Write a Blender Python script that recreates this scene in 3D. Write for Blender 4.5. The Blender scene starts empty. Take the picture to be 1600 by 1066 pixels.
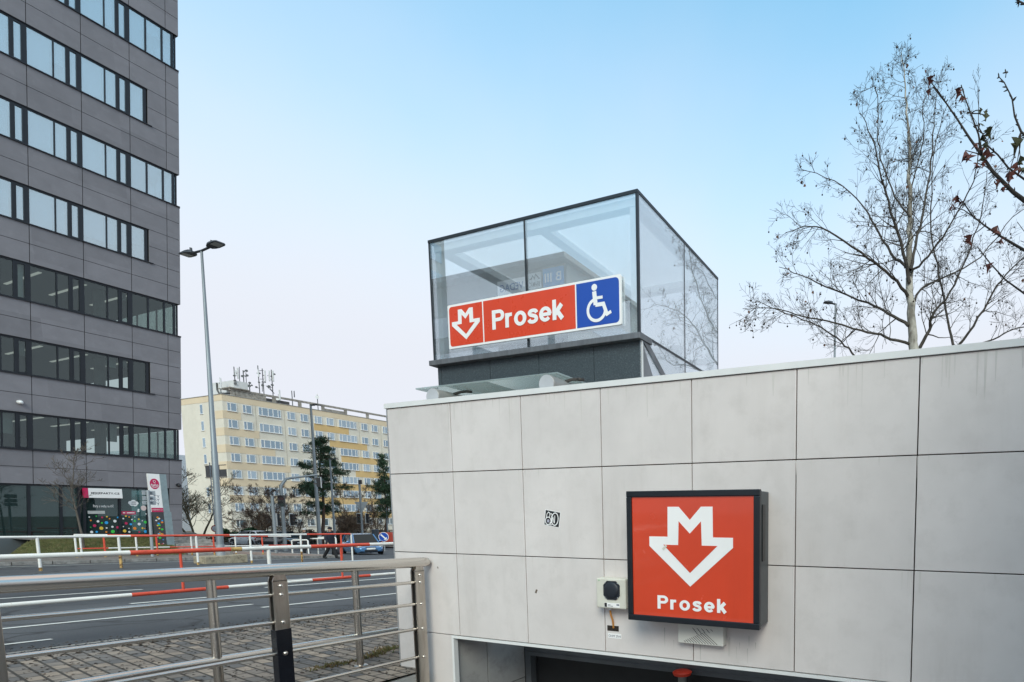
import bpy, bmesh, math, random
from mathutils import Vector, Matrix
R = math.radians
rnd = random.Random(7)
S = bpy.context.scene
COL = S.collection

# ------------------------------------------------------------------ camera model (16 mm-ish shift lens, 1600x1066 frame)
F = 816.0; PX = 1150.0; PY = 869.7; TH = R(4.807); YAW = R(20.425); EYE = (0.0, 0.0, 1.6)
cam = bpy.data.cameras.new('camera'); camo = bpy.data.objects.new('camera', cam); COL.objects.link(camo)
cam.sensor_width = 36; cam.lens = F / 1600 * 36
cam.shift_x = (800 - PX) / 1600; cam.shift_y = (PY - 533) / 1600
cam.clip_end = 3000; cam.clip_start = .05
camo.location = EYE; camo.rotation_euler = (R(90) - TH, 0, YAW)
S.camera = camo

def ray(px, py):
    x = (px - PX) / F; y = -(py - PY) / F
    h = math.cos(TH) + y * math.sin(TH); z = -math.sin(TH) + y * math.cos(TH)
    fx, fy = -math.sin(YAW), math.cos(YAW); rx, ry = math.cos(YAW), math.sin(YAW)
    return (h * fx + x * rx, h * fy + x * ry, z)
def onY(px, py, Y): d = ray(px, py); t = Y / d[1]; return Vector((d[0] * t, Y, EYE[2] + d[2] * t))
def onX(px, py, X): d = ray(px, py); t = X / d[0]; return Vector((X, d[1] * t, EYE[2] + d[2] * t))
def atD(px, py, zf): d = ray(px, py); return Vector((d[0] * zf, d[1] * zf, EYE[2] + d[2] * zf))
def sm(a, b, t):
    t = max(0., min(1., (t - a) / (b - a))); return t * t * (3 - 2 * t)
def gz(x, y): return -.045 * max(-5., min(y, 15.)) - .065 * max(0., min(y, 36.) - 15.)
def gzp(x, y):      # with the office's raised forecourt
    b = gz(x, y); t = sm(-36.9, -40, x) if x > -40 else 1.
    t *= sm(10.6, 11.6, y) * (1 - sm(17.75, 18.1, y)) if x > -44 else (1 - sm(19.5, 21, y))
    return b + (.28 - b) * t
def onG(px, py):
    d = ray(px, py); lo, hi = .1, 400.
    for i in range(70):
        m = (lo + hi) / 2
        if EYE[2] + d[2] * m > gz(d[0] * m, d[1] * m): lo = m
        else: hi = m
    return Vector((d[0] * lo, d[1] * lo, EYE[2] + d[2] * lo))

# ------------------------------------------------------------------ materials
def nt(name):
    m = bpy.data.materials.new(name); m.use_nodes = True
    t = m.node_tree; t.nodes.clear()
    out = t.nodes.new('ShaderNodeOutputMaterial')
    return m, t, out
def N(t, typ, **kw):
    n = t.nodes.new('ShaderNode' + typ)
    for k, v in kw.items(): setattr(n, k, v)
    return n
def rgba(c): return (c[0], c[1], c[2], 1)
def mixc(t, fac, a, b, typ='MIX'):
    n = N(t, 'Mix', data_type='RGBA', blend_type=typ)
    for sock, v in ((n.inputs[0], fac), (n.inputs[6], a), (n.inputs[7], b)):
        if isinstance(v, (int, float)): sock.default_value = v
        elif isinstance(v, tuple): sock.default_value = rgba(v)
        else: t.links.new(v, sock)
    return n.outputs[2]
def noise(t, scale, detail=4, rough=.55, vec=None, stretch=None):
    tc = N(t, 'TexCoord'); v = tc.outputs['Object'] if vec is None else vec
    if stretch:
        mp = N(t, 'Mapping'); mp.inputs['Scale'].default_value = stretch; t.links.new(v, mp.inputs[0]); v = mp.outputs[0]
    n = N(t, 'TexNoise'); n.inputs['Scale'].default_value = scale; n.inputs['Detail'].default_value = detail; n.inputs['Roughness'].default_value = rough
    t.links.new(v, n.inputs['Vector'])
    return n.outputs['Fac']
def ramp(t, fac, a, b):
    n = N(t, 'MapRange'); n.inputs[1].default_value = a; n.inputs[2].default_value = b; t.links.new(fac, n.inputs[0]); return n.outputs[0]
MATS = {}
def M(name, col, rough=.6, metal=0., var=.12, scale=4., col2=None, lo=.4, hi=.65, bump=0., bscale=60., stretch=None, spec=.5, tile=None, tilevar=.06, coat=0, streak=0.):
    if name in MATS: return MATS[name]
    m, t, out = nt(name); p = N(t, 'BsdfPrincipled'); t.links.new(p.outputs[0], out.inputs[0])
    c = mixc(t, ramp(t, noise(t, scale, stretch=stretch), .3, .7), tuple(x * (1 - var) for x in col), tuple(min(1, x * (1 + var)) for x in col))
    if col2: c = mixc(t, ramp(t, noise(t, scale * 2.3, 6, .65, stretch=stretch), lo, hi), c, col2)
    if tile:
        tc = N(t, 'TexCoord'); ad = N(t, 'VectorMath', operation='ADD'); ad.inputs[1].default_value = tile[1]
        sn = N(t, 'VectorMath', operation='SNAP'); sn.inputs[1].default_value = tile[0]
        t.links.new(tc.outputs['Object'], ad.inputs[0]); t.links.new(ad.outputs[0], sn.inputs[0])
        w = N(t, 'TexWhiteNoise'); t.links.new(sn.outputs[0], w.inputs[0])
        c = mixc(t, w.outputs['Value'], c, mixc(t, 1., c, tuple([1 - tilevar * 2] * 3), 'MULTIPLY'))
    if streak:
        f1 = ramp(t, noise(t, 3.5, 6, .7, stretch=(1, 1, .10)), .50, .78); f2 = ramp(t, noise(t, .9, 4, .6), .42, .68)
        mu = N(t, 'Math', operation='MULTIPLY'); t.links.new(f1, mu.inputs[0]); t.links.new(f2, mu.inputs[1])
        c = mixc(t, mu.outputs[0], c, mixc(t, 1., c, (1 - streak, 1 - streak * 1.05, 1 - streak * 1.15), 'MULTIPLY'))
        sp = N(t, 'TexVoronoi'); sp.inputs['Scale'].default_value = 26; tcs = N(t, 'TexCoord'); t.links.new(tcs.outputs['Object'], sp.inputs['Vector'])
        c = mixc(t, ramp(t, sp.outputs['Distance'], .055, .03), c, mixc(t, 1., c, (.82, .80, .77), 'MULTIPLY'))
    t.links.new(c, p.inputs['Base Color'])
    p.inputs['Metallic'].default_value = metal; p.inputs['Specular IOR Level'].default_value = spec
    p.inputs['Coat Weight'].default_value = coat; p.inputs['Coat Roughness'].default_value = .05
    rr = N(t, 'MapRange'); rr.inputs[3].default_value = rough * .85; rr.inputs[4].default_value = min(1, rough * 1.15)
    t.links.new(noise(t, scale * 3, stretch=stretch), rr.inputs[0]); t.links.new(rr.outputs[0], p.inputs['Roughness'])
    if bump:
        b = N(t, 'Bump'); b.inputs['Strength'].default_value = bump; b.inputs['Distance'].default_value = .01
        t.links.new(noise(t, bscale, 5), b.inputs['Height']); t.links.new(b.outputs[0], p.inputs['Normal'])
    MATS[name] = m; return m
def facing(t):
    lw = N(t, 'LayerWeight'); lw.inputs[0].default_value = .5; p = N(t, 'Math', operation='POWER'); p.inputs[1].default_value = 4.
    t.links.new(lw.outputs['Facing'], p.inputs[0]); return p.outputs[0]
def glass(name, tint, refl, haze=0., hcol=(.8, .85, .88), rough=.0, rcol=(.9, .95, 1.), dirt=0.):
    """thin pane: transmission tinted, mirror part rising towards grazing, optional milky layer"""
    m, t, out = nt(name)
    tr = N(t, 'BsdfTransparent'); tr.inputs[0].default_value = rgba(tint)
    gl = N(t, 'BsdfGlossy'); gl.inputs['Roughness'].default_value = rough; gl.inputs[0].default_value = rgba(rcol)
    mr = N(t, 'MapRange'); mr.inputs[3].default_value = refl; mr.inputs[4].default_value = min(1, refl + .75)
    t.links.new(facing(t), mr.inputs[0])
    base = tr.outputs[0]
    if haze:
        df = N(t, 'BsdfDiffuse'); df.inputs[0].default_value = rgba(hcol); tl = N(t, 'BsdfTranslucent'); tl.inputs[0].default_value = rgba(hcol)
        a = N(t, 'AddShader') if False else N(t, 'MixShader'); a.inputs[0].default_value = .5
        t.links.new(df.outputs[0], a.inputs[1]); t.links.new(tl.outputs[0], a.inputs[2])
        h = N(t, 'MixShader'); h.inputs[0].default_value = haze
        if dirt:
            hr = N(t, 'MapRange'); hr.inputs[3].default_value = max(0, haze - dirt); hr.inputs[4].default_value = haze + dirt
            t.links.new(noise(t, 3, 6, .6, stretch=(2, 2, .35)), hr.inputs[0]); t.links.new(hr.outputs[0], h.inputs[0])
        t.links.new(tr.outputs[0], h.inputs[1]); t.links.new(a.outputs[0], h.inputs[2]); base = h.outputs[0]
    mx = N(t, 'MixShader'); t.links.new(mr.outputs[0], mx.inputs[0]); t.links.new(base, mx.inputs[1]); t.links.new(gl.outputs[0], mx.inputs[2])
    t.links.new(mx.outputs[0], out.inputs[0]); return m
def mirror_glass(name, col, refl, rcol=(.85, .92, 1), rough=.01, vary=0., warp=.0):
    """opaque-looking window glass: dark or curtained room behind plus sky mirror"""
    m, t, out = nt(name)
    df = N(t, 'BsdfDiffuse'); gl = N(t, 'BsdfGlossy'); gl.inputs['Roughness'].default_value = rough; gl.inputs[0].default_value = rgba(rcol)
    if vary:
        oi = N(t, 'ObjectInfo'); c = mixc(t, ramp(t, oi.outputs['Random'], .45, .75), col, tuple(min(1, x + vary) for x in col)); t.links.new(c, df.inputs[0])
    else: df.inputs[0].default_value = rgba(col)
    if warp:
        b = N(t, 'Bump'); b.inputs['Strength'].default_value = warp; b.inputs['Distance'].default_value = .05
        t.links.new(noise(t, 1.2, 1), b.inputs['Height']); t.links.new(b.outputs[0], gl.inputs['Normal'])
    mr = N(t, 'MapRange'); mr.inputs[3].default_value = refl; mr.inputs[4].default_value = min(1, refl + .6); t.links.new(facing(t), mr.inputs[0])
    mx = N(t, 'MixShader'); t.links.new(mr.outputs[0], mx.inputs[0]); t.links.new(df.outputs[0], mx.inputs[1]); t.links.new(gl.outputs[0], mx.inputs[2])
    t.links.new(mx.outputs[0], out.inputs[0]); return m

# ------------------------------------------------------------------ mesh helpers
ORG = {}
class MB:
    def __init__(s): s.v = []; s.f = []; s.mi = []; s.cur = 0
    def add(s, vs, fs):
        o = len(s.v); s.v += [Vector(v) for v in vs]; s.f += [tuple(i + o for i in f) for f in fs]; s.mi += [s.cur] * len(fs); return s
    def box(s, x0, x1, y0, y1, z0, z1):
        return s.add([(x0, y0, z0), (x1, y0, z0), (x1, y1, z0), (x0, y1, z0), (x0, y0, z1), (x1, y0, z1), (x1, y1, z1), (x0, y1, z1)],
                     [(0, 3, 2, 1), (4, 5, 6, 7), (0, 1, 5, 4), (1, 2, 6, 5), (2, 3, 7, 6), (3, 0, 4, 7)])
    def bbox(s, x0, x1, y0, y1, z0, z1, b=.01):
        """box with chamfered edges"""
        bm = bmesh.new(); bmesh.ops.create_cube(bm, size=1)
        for v in bm.verts: v.co = Vector((x0 + (v.co.x + .5) * (x1 - x0), y0 + (v.co.y + .5) * (y1 - y0), z0 + (v.co.z + .5) * (z1 - z0)))
        bmesh.ops.bevel(bm, geom=list(bm.edges), offset=b, segments=2, affect='EDGES', profile=.5)
        return s.bm(bm)
    def bm(s, bm):
        bm.verts.index_update(); r = s.add([v.co.copy() for v in bm.verts], [tuple(v.index for v in f.verts) for f in bm.faces]); bm.free(); return r
    def quad(s, a, b, c, d): return s.add([a, b, c, d], [(0, 1, 2, 3)])
    def tube(s, pts, rad, n=8, caps=True):
        pts = [Vector(p) for p in pts]
        if isinstance(rad, (int, float)): rad = [rad] * len(pts)
        o = len(s.v); up = None; vs = []
        for i, p in enumerate(pts):
            d = (pts[min(i + 1, len(pts) - 1)] - pts[max(i - 1, 0)])
            if d.length < 1e-9: d = Vector((0, 0, 1))
            d.normalize()
            if up is None: up = d.orthogonal().normalized()
            else:
                up = up - d * up.dot(d)
                up = up.normalized() if up.length > 1e-6 else d.orthogonal().normalized()
            w = d.cross(up)
            for k in range(n):
                a = 2 * math.pi * k / n; vs.append(p + (up * math.cos(a) + w * math.sin(a)) * rad[i])
        fs = []
        for i in range(len(pts) - 1):
            for k in range(n):
                a = i * n + k; b = i * n + (k + 1) % n; fs.append((a, b, b + n, a + n))
        if caps: fs.append(tuple(range(n - 1, -1, -1))); fs.append(tuple((len(pts) - 1) * n + k for k in range(n)))
        return s.add(vs, fs)
    def prism(s, pts, fr, t):
        """2D outline (u,v) in frame (origin,right,up) extruded t along normal = right x up"""
        o, r, u = fr; nrm = r.cross(u).normalized(); n = len(pts)
        A = [o + r * p[0] + u * p[1] for p in pts]; B = [a + nrm * t for a in A]
        area = sum(pts[i][0] * pts[(i + 1) % n][1] - pts[(i + 1) % n][0] * pts[i][1] for i in range(n))
        ix = list(range(n)) if area > 0 else list(range(n - 1, -1, -1))
        fs = [tuple(i + n for i in ix), tuple(reversed(ix))]
        for j in range(n):
            a, b = ix[j], ix[(j + 1) % n]; fs.append((a, b, b + n, a + n))
        return s.add(A + B, fs)
    def ball(s, c, r, seg=8, rings=5, sc=(1, 1, 1)):
        c = Vector(c); vs = [c + Vector((0, 0, r * sc[2]))]
        for i in range(1, rings):
            th = math.pi * i / rings
            for k in range(seg):
                a = 2 * math.pi * k / seg; vs.append(c + Vector((r * sc[0] * math.sin(th) * math.cos(a), r * sc[1] * math.sin(th) * math.sin(a), r * sc[2] * math.cos(th))))
        vs.append(c - Vector((0, 0, r * sc[2]))); fs = []
        for k in range(seg): fs.append((0, 1 + k, 1 + (k + 1) % seg))
        for i in range(rings - 2):
            for k in range(seg):
                a = 1 + i * seg + k; b = 1 + i * seg + (k + 1) % seg; fs.append((a, a + seg, b + seg, b))
        L = len(vs) - 1; o = 1 + (rings - 2) * seg
        for k in range(seg): fs.append((L, o + (k + 1) % seg, o + k))
        return s.add(vs, fs)
    def loft(s, secs, caps=True, close=True):
        n = len(secs[0]); vs = [p for q in secs for p in q]; fs = []
        for i in range(len(secs) - 1):
            for k in range(n if close else n - 1):
                a = i * n + k; b = i * n + (k + 1) % n; fs.append((a, b, b + n, a + n))
        if caps: fs.append(tuple(range(n - 1, -1, -1))); fs.append(tuple((len(secs) - 1) * n + k for k in range(n)))
        return s.add(vs, fs)
    def xf(s, fn):
        s.v = [Vector(fn(v)) for v in s.v]; return s
    def build(s, name, mat, parent=None, local=False, smooth=None, loc=None):
        me = bpy.data.meshes.new(name)
        org = Vector((0, 0, 0))
        if parent is not None: org = ORG.get(parent.name, Vector((0, 0, 0)))
        elif loc is not None: org = Vector(loc)
        sub = Vector((0, 0, 0)) if local else org
        me.from_pydata([tuple(v - sub) for v in s.v], [], s.f)
        if len(s.f) < 4000:
            b_ = bmesh.new(); b_.from_mesh(me); bmesh.ops.recalc_face_normals(b_, faces=b_.faces); b_.to_mesh(me); b_.free()
        mats = mat if isinstance(mat, (list, tuple)) else [mat]
        for m in mats: me.materials.append(m)
        if len(mats) > 1: me.polygons.foreach_set('material_index', s.mi)
        if smooth:
            me.polygons.foreach_set('use_smooth', [True] * len(me.polygons)); me.set_sharp_from_angle(angle=R(smooth))
        me.update()
        o = bpy.data.objects.new(name, me); COL.objects.link(o)
        if parent is not None: o.parent = parent
        elif loc is not None: o.location = org
        ORG[o.name] = org
        return o
def tag(o, label=None, cat=None, group=None, kind=None):
    for k, v in (('label', label), ('category', cat), ('group', group), ('kind', kind)):
        if v: o[k] = v
    return o
def thing(name, label, cat, loc, group=None, rz=0.):
    o = bpy.data.objects.new(name, None); COL.objects.link(o); o.location = loc; o.rotation_euler = (0, 0, rz)
    o.empty_display_size = .2; ORG[o.name] = Vector(loc); return tag(o, label, cat, group)
def dup(root, loc, label=None, rz=None):
    r = root.copy(); COL.objects.link(r); r.location = loc
    if rz is not None: r.rotation_euler = (0, 0, rz)
    if label: r['label'] = label
    ORG[r.name] = Vector(loc)
    for ch in list(root.children):
        c = ch.copy(); COL.objects.link(c); c.parent = r
        for g in list(ch.children):
            d = g.copy(); COL.objects.link(d); d.parent = c
    return r
V = Vector
FRONT = lambda o: (V(o), V((1, 0, 0)), V((0, 0, 1)))       # a face looking towards -Y
EAST = lambda o, k=0.: (V(o), V((0, 1, 0)), V((0, k, 1)))  # a face looking towards +X
def text(txt, name, mat, parent, fr, u, v, h=None, w=None, bold=0., align='C', depth=.002, spacing=1., shear=0.):
    """lettering fitted so capitals are h high (or the whole word w wide), centred at u,v in frame fr"""
    cu = bpy.data.curves.new(name, 'FONT'); cu.body = txt; cu.offset = bold; cu.space_character = spacing; cu.shear = shear
    cu.resolution_u = 4; cu.fill_mode = 'FRONT'
    to = bpy.data.objects.new('tmp', cu); COL.objects.link(to)
    me = bpy.data.meshes.new_from_object(to.evaluated_get(bpy.context.evaluated_depsgraph_get()))
    bpy.data.objects.remove(to); bpy.data.curves.remove(cu)
    xs = [q.co.x for q in me.vertices]; ys = [q.co.y for q in me.vertices]
    x0, x1, y0, y1 = min(xs), max(xs), 0., .73
    sx = sy = 1.
    if h: sx = sy = h / y1
    if w: sx = w / (x1 - x0)
    if w and not h: sy = sx
    cx = {'C': (x0 + x1) / 2, 'L': x0, 'R': x1}[align]
    o, r, up = fr; n = r.cross(up).normalized()
    mb = MB(); vs = []
    for q in me.vertices: vs.append(o + r * (u + (q.co.x - cx) * sx) + up * (v + (q.co.y - y1 / 2) * sy) + n * depth)
    mb.add(vs, [tuple(p.vertices) for p in me.polygons]); bpy.data.meshes.remove(me)
    return mb.build(name, mat, parent)
def circ(cx, cy, r, n=24, ry=None): return [(cx + r * math.cos(2 * math.pi * k / n), cy + (ry or r) * math.sin(2 * math.pi * k / n)) for k in range(n)]
def rrect(x0, x1, y0, y1, r, n=5, corners=(1, 1, 1, 1)):
    P = []
    for (cx, cy, a), on in zip(((x1 - r, y1 - r, 0), (x0 + r, y1 - r, 90), (x0 + r, y0 + r, 180), (x1 - r, y0 + r, 270)), corners):
        if on: P += [(cx + r * math.cos(R(a + 90 * k / n)), cy + r * math.sin(R(a + 90 * k / n))) for k in range(n + 1)]
        else: P.append((x1 if a in (0, 270) else x0, y1 if a in (0, 90) else y0))
    return P

# ------------------------------------------------------------------ shared materials
panel = M('cement_panel', (.655, .607, .585), .62, var=.05, scale=2.2, col2=(.58, .535, .512), lo=.5, hi=.85, bump=.06, bscale=120, tile=((.944, 50, .895), (5.775 + .016 - 1.6, 25, .65)), tilevar=.035, streak=.16)
joint = M('joint_dark', (.075, .055, .045), .9)
white_metal = M('white_coated_metal', (.70, .70, .69), .45, var=.05)
alu = M('aluminium', (.42, .43, .44), .45, .5, var=.08)
steel = M('brushed_steel', (.66, .62, .57), .25, 1., var=.07, scale=5, col2=(.42, .37, .31), lo=.58, hi=.85, stretch=(5, .12, 5))
steel_dull = M('dull_steel_post', (.50, .46, .41), .3, 1., var=.1, scale=5, col2=(.30, .25, .20), lo=.5, hi=.85, stretch=(4, 4, .3))
steel_round = M('round_post_steel', (.58, .54, .49), .25, 1., var=.06, scale=4, stretch=(4, 4, .2))
black_film = M('black_film', (.008, .009, .013), .25, var=.2)
dark_metal = M('dark_frame', (.013, .017, .023), .4, .3, var=.15)
red_sign = M('sign_red', (.68, .062, .022), .28, var=.05, scale=1.5, streak=.12, coat=.4)
red_sign2 = M('sign_red_box', (.61, .053, .017), .26, var=.06, scale=1.4, streak=.16, coat=.4)
white_sign = M('sign_white', (.82, .81, .80), .3, var=.03, scale=2, streak=.08)
blue_sign = M('sign_blue', (.012, .07, .38), .35, var=.03)
granite = M('dark_granite', (.042, .055, .062), .38, var=.25, scale=40, col2=(.13, .155, .165), lo=.55, hi=.7)
galv = M('galvanised', (.36, .39, .41), .5, .3, var=.15, scale=5, stretch=(1, 1, .3))
dark_post = M('dark_galvanised', (.13, .15, .165), .55, .3, var=.2, scale=3, stretch=(1, 1, .3))
bar_white = M('barrier_white', (.78, .77, .73), .45, var=.06, scale=9, col2=(.28, .13, .05), lo=.68, hi=.74)
bar_red = M('barrier_red', (.66, .085, .045), .45, var=.1, scale=9, col2=(.42, .06, .035), lo=.55, hi=.75)
rust = M('rusty_paint', (.48, .31, .11), .7, var=.3, scale=4, col2=(.12, .045, .018), lo=.45, hi=.6)
concrete = M('concrete', (.33, .31, .28), .9, var=.2, scale=5, col2=(.2, .18, .16), bump=.3)
black_plastic = M('black_plastic', (.014, .015, .017), .45)
bark_grey = M('bark_grey', (.15, .135, .115), .9, var=.3, scale=6)
bark_dark = M('bark_dark', (.024, .019, .016), .9, var=.3, scale=6)

# ------------------------------------------------------------------ ground
def sheet(name, xs, ys, mat, lift=0., fn=gz, hole=None, kind='structure'):
    mb = MB(); nx = len(xs)
    vs = [(x, y, fn(x, y) + lift) for y in ys for x in xs]; fs = []
    for j in range(len(ys) - 1):
        for i in range(nx - 1):
            cx, cy = (xs[i] + xs[i + 1]) / 2, (ys[j] + ys[j + 1]) / 2
            if hole and hole[0] < cx < hole[1] and hole[2] < cy < hole[3]: continue
            a = j * nx + i; fs.append((a, a + 1, a + nx + 1, a + nx))
    mb.add(vs, fs); o = mb.build(name, mat); return tag(o, kind=kind)
def span(a, b, n): return [a + (b - a) * i / n for i in range(n + 1)]
asphalt, t_, out_ = nt('asphalt')
p_ = N(t_, 'BsdfPrincipled'); t_.links.new(p_.outputs[0], out_.inputs[0])
c_ = mixc(t_, ramp(t_, noise(t_, .35, 5), .35, .7), (.052, .056, .062), (.085, .088, .092))
c_ = mixc(t_, ramp(t_, noise(t_, 90, 2), .55, .75), c_, (.16, .16, .16)); c_ = mixc(t_, ramp(t_, noise(t_, .12, 3, .5, stretch=(1, .25, 1)), .47, .53), c_, mixc(t_, 1., c_, (.70, .71, .73), 'MULTIPLY'))
vr_ = N(t_, 'TexVoronoi', feature='DISTANCE_TO_EDGE'); vr_.inputs['Scale'].default_value = .33
nn_ = N(t_, 'TexNoise'); nn_.inputs['Scale'].default_value = 1.2; tc_ = N(t_, 'TexCoord'); t_.links.new(tc_.outputs['Object'], nn_.inputs['Vector'])
av_ = N(t_, 'VectorMath', operation='ADD'); t_.links.new(tc_.outputs['Object'], av_.inputs[0]); t_.links.new(nn_.outputs['Color'], av_.inputs[1]); t_.links.new(av_.outputs[0], vr_.inputs['Vector'])
c_ = mixc(t_, ramp(t_, vr_.outputs['Distance'], .022, .006), c_, (.028, .028, .03))
t_.links.new(c_, p_.inputs['Base Color'])
p_.inputs['Roughness'].default_value = .75
b_ = N(t_, 'Bump'); b_.inputs['Strength'].default_value = .4; b_.inputs['Distance'].default_value = .01; t_.links.new(noise(t_, 70, 3), b_.inputs['Height']); t_.links.new(b_.outputs[0], p_.inputs['Normal'])
def paver(name, c1, c2, mort, scale, w=.5, h=.25, rot=0., bias=0.):
    m, t, out = nt(name); p = N(t, 'BsdfPrincipled'); t.links.new(p.outputs[0], out.inputs[0])
    tc = N(t, 'TexCoord'); mp = N(t, 'Mapping'); mp.inputs['Rotation'].default_value = (0, 0, rot); t.links.new(tc.outputs['Object'], mp.inputs[0])
    b = N(t, 'TexBrick'); t.links.new(mp.outputs[0], b.inputs['Vector']); b.inputs['Scale'].default_value = scale
    b.inputs['Color1'].default_value = rgba(c1); b.inputs['Color2'].default_value = rgba(c2); b.inputs['Mortar'].default_value = rgba(mort)
    b.inputs['Mortar Size'].default_value = .012; b.inputs['Brick Width'].default_value = w; b.inputs['Row Height'].default_value = h; b.inputs['Bias'].default_value = bias
    b.inputs['Mortar Smooth'].default_value = .2
    c = mixc(t, ramp(t, noise(t, 14, 5), .35, .7), mixc(t, 1., b.outputs[0], (.72, .72, .72), 'MULTIPLY'), b.outputs[0])
    c = mixc(t, ramp(t, noise(t, .7, 3), .4, .65), c, mixc(t, 1., c, (.74, .72, .7), 'MULTIPLY'))
    t.links.new(c, p.inputs['Base Color']); p.inputs['Roughness'].default_value = .85
    bp = N(t, 'Bump'); bp.inputs['Strength'].default_value = .6; bp.inputs['Distance'].default_value = .012; bp.invert = True
    t.links.new(b.outputs['Fac'], bp.inputs['Height']); t.links.new(bp.outputs[0], p.inputs['Normal']); return m
pave_near = paver('block_paving', (.125, .125, .128), (.36, .295, .235), (.055, .046, .036), 1., .25, .125, R(8), .0)
pave_far = paver('pavement_slabs', (.21, .19, .175), (.25, .215, .19), (.1, .09, .08), 1., .5, .5)
pave_pink = paver('reddish_paving', (.30, .20, .16), (.34, .25, .2), (.14, .11, .09), 1., .4, .2)
earth = M('earth', (.12, .10, .075), .95, var=.3, scale=.4)
HOLE = (-5.36, 1.6, .3, 6.9)
gx = [-700, -400, -200, -130, -90] + span(-70, -34, 12) + span(-32, -6, 13) + [-5.36, 1.6, 4, 10, 30, 100, 300, 700]
gy = [-700, -300, -120, -60, -20, -5, -2, .3, 1.5, 3, 5, 6.9] + span(9, 36, 18) + [45, 70, 120, 200, 400, 700]
sheet('ground', gx, gy, earth, -.06, hole=HOLE)
sheet('road', span(-33, -10.5, 8), [-120, -40, -20, -5, 0] + span(3, 36, 22) + [60, 150], asphalt, -.02)
sheet('cross_street', [-140, -80, -60, -45, -33.0], [21.2, 24, 27, 30, 33, 36, 38], asphalt, -.018)
sheet('paving', [-10.5, -8, -6, -5.36, 1.6, 4, 12], [-30, -5, 0, .3, 1.5, 3, 5, 6.9, 12, 15, 20, 26, 36, 45], pave_near, .0, hole=HOLE)
sheet('far_pavement', [-37.2, -35, -33.25], span(-20, 20, 20), pave_far, .1)
sheet('corner_pavement', [-46, -42, -38, -35.5, -33.25], span(18.2, 20.9, 4), pave_pink, .105)
sheet('far_verge', [-140, -80, -50, -33.2], span(38.2, 44, 3), pave_far, .1)
def gzo(x, y): return gzp(x, y)
grass_m = M('lawn', (.085, .095, .03), .95, var=.35, scale=3, col2=(.16, .13, .06), lo=.45, hi=.75, bump=.5, bscale=30)
sheet('forecourt', span(-60, -39.6, 8), span(11.7, 17.7, 10) + [18.1, 19.5, 20.2, 21], pave_far, .03, gzo)
sheet('grass_bank', span(-40, -37.2, 7), span(10.4, 15.9, 12), grass_m, .02, gzo)
sheet('forecourt_apron', [-60, -44, -39.5, -37.2], [-20, 0, 5, 10.4], pave_far, .09)
# kerbs
kerb_m = M('kerb_stone', (.30, .29, .27), .85, var=.2, scale=3, col2=(.17, .16, .15))
mb = MB(); yy = -20.
while yy < 20.8:
    mb.add([], []); y2 = min(yy + .98, 20.9)
    za, zb = gz(0, yy), gz(0, y2)
    mb.add([(-33.25, yy, za + .108), (-33.0, yy, za + .108), (-33.0, y2, zb + .108), (-33.25, y2, zb + .108), (-33.0, yy, za - .05), (-33.0, y2, zb - .05)], [(0, 1, 2, 3), (1, 4, 5, 2)])
    yy += 1.
for i in range(12):
    x0 = -46 + i * 1.06; mb.box(x0, x0 + 1.04, 20.9, 21.18, gz(0, 21) - .1, gz(0, 21) + .11)
tag(mb.build('kerb', kerb_m), kind='structure')
mb = MB()                                            # worn flush edge stones on the near side
for i in range(40):
    y = -9 + i * .98
    if rnd.random() < .3: continue
    w = rnd.uniform(.1, .2); mb.add([(-10.62 + w * .2, y, gz(0, y) + .006), (-10.62 + w, y, gz(0, y) + .006), (-10.62 + w, y + .95, gz(0, y + .95) + .006), (-10.62, y + .95, gz(0, y + .95) + .006)], [(0, 1, 2, 3)])
tag(mb.build('edge_stones', kerb_m), kind='structure')
paint = M('road_paint', (.62, .62, .58), .7, var=.12, scale=14, col2=(.2, .2, .2), lo=.62, hi=.72)
mb = MB()
def line(x, y0, y1, w=.12):
    n = max(1, int((y1 - y0) / 3))
    for i in range(n):
        a = y0 + (y1 - y0) * i / n; b = y0 + (y1 - y0) * (i + 1) / n
        mb.add([(x - w, a, gz(0, a) - .012), (x, a, gz(0, a) - .012), (x, b, gz(0, b) - .012), (x - w, b, gz(0, b) - .012)], [(0, 1, 2, 3)])
line(-13.2, -12, 6.6); line(-11.45, -3, 3.4, .1)
line(-12.5, 6.4, 20, .13); line(-15.3, 5.6, 8.4, .14); line(-16.6, 8.6, 12.6, .16)
line(-24.5, -10, 20, .12); line(-31.8, -10, 19, .14)
for k in range(6): line(-18.5, -14 + k * 6, -11 + k * 6, .13)
tag(mb.build('road_markings', paint), kind='structure')
# steps up to the office corner
mb = MB(); n = 6
for i in range(n):
    x1 = -37.0 - i * .5; zt = gz(0, 18) + .1 + (i + 1) * (1.0 / n)
    mb.box(-40.1, x1, 16.0, 17.7, gz(0, 18) - .2 + i * .002, zt)
tag(mb.build('steps', M('step_stone', (.36, .34, .31), .85, var=.18, scale=3, col2=(.2, .19, .17))), kind='structure')
# stairwell down to the vestibule
stone = M('stair_stone', (.27, .265, .255), .8, var=.15, scale=4)
mb = MB(); n = 14
for i in range(n):
    y0 = .3 + i * .26; mb.box(-5.36, 1.6, y0, y0 + .259 if i < n - 1 else 6.9, -2.6, -.02 - (i + 1) * .165)
tag(mb.build('stairs', stone), kind='structure')
mb = MB(); mb.box(-5.42, -5.361, .2, 4.24, -2.7, -.21); mb.box(1.6, 1.75, .2, 6.9, -2.7, .0)
tag(mb.build('stairwell_sides', M('stairwell_concrete', (.4, .4, .39), .8)), kind='structure')

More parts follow.
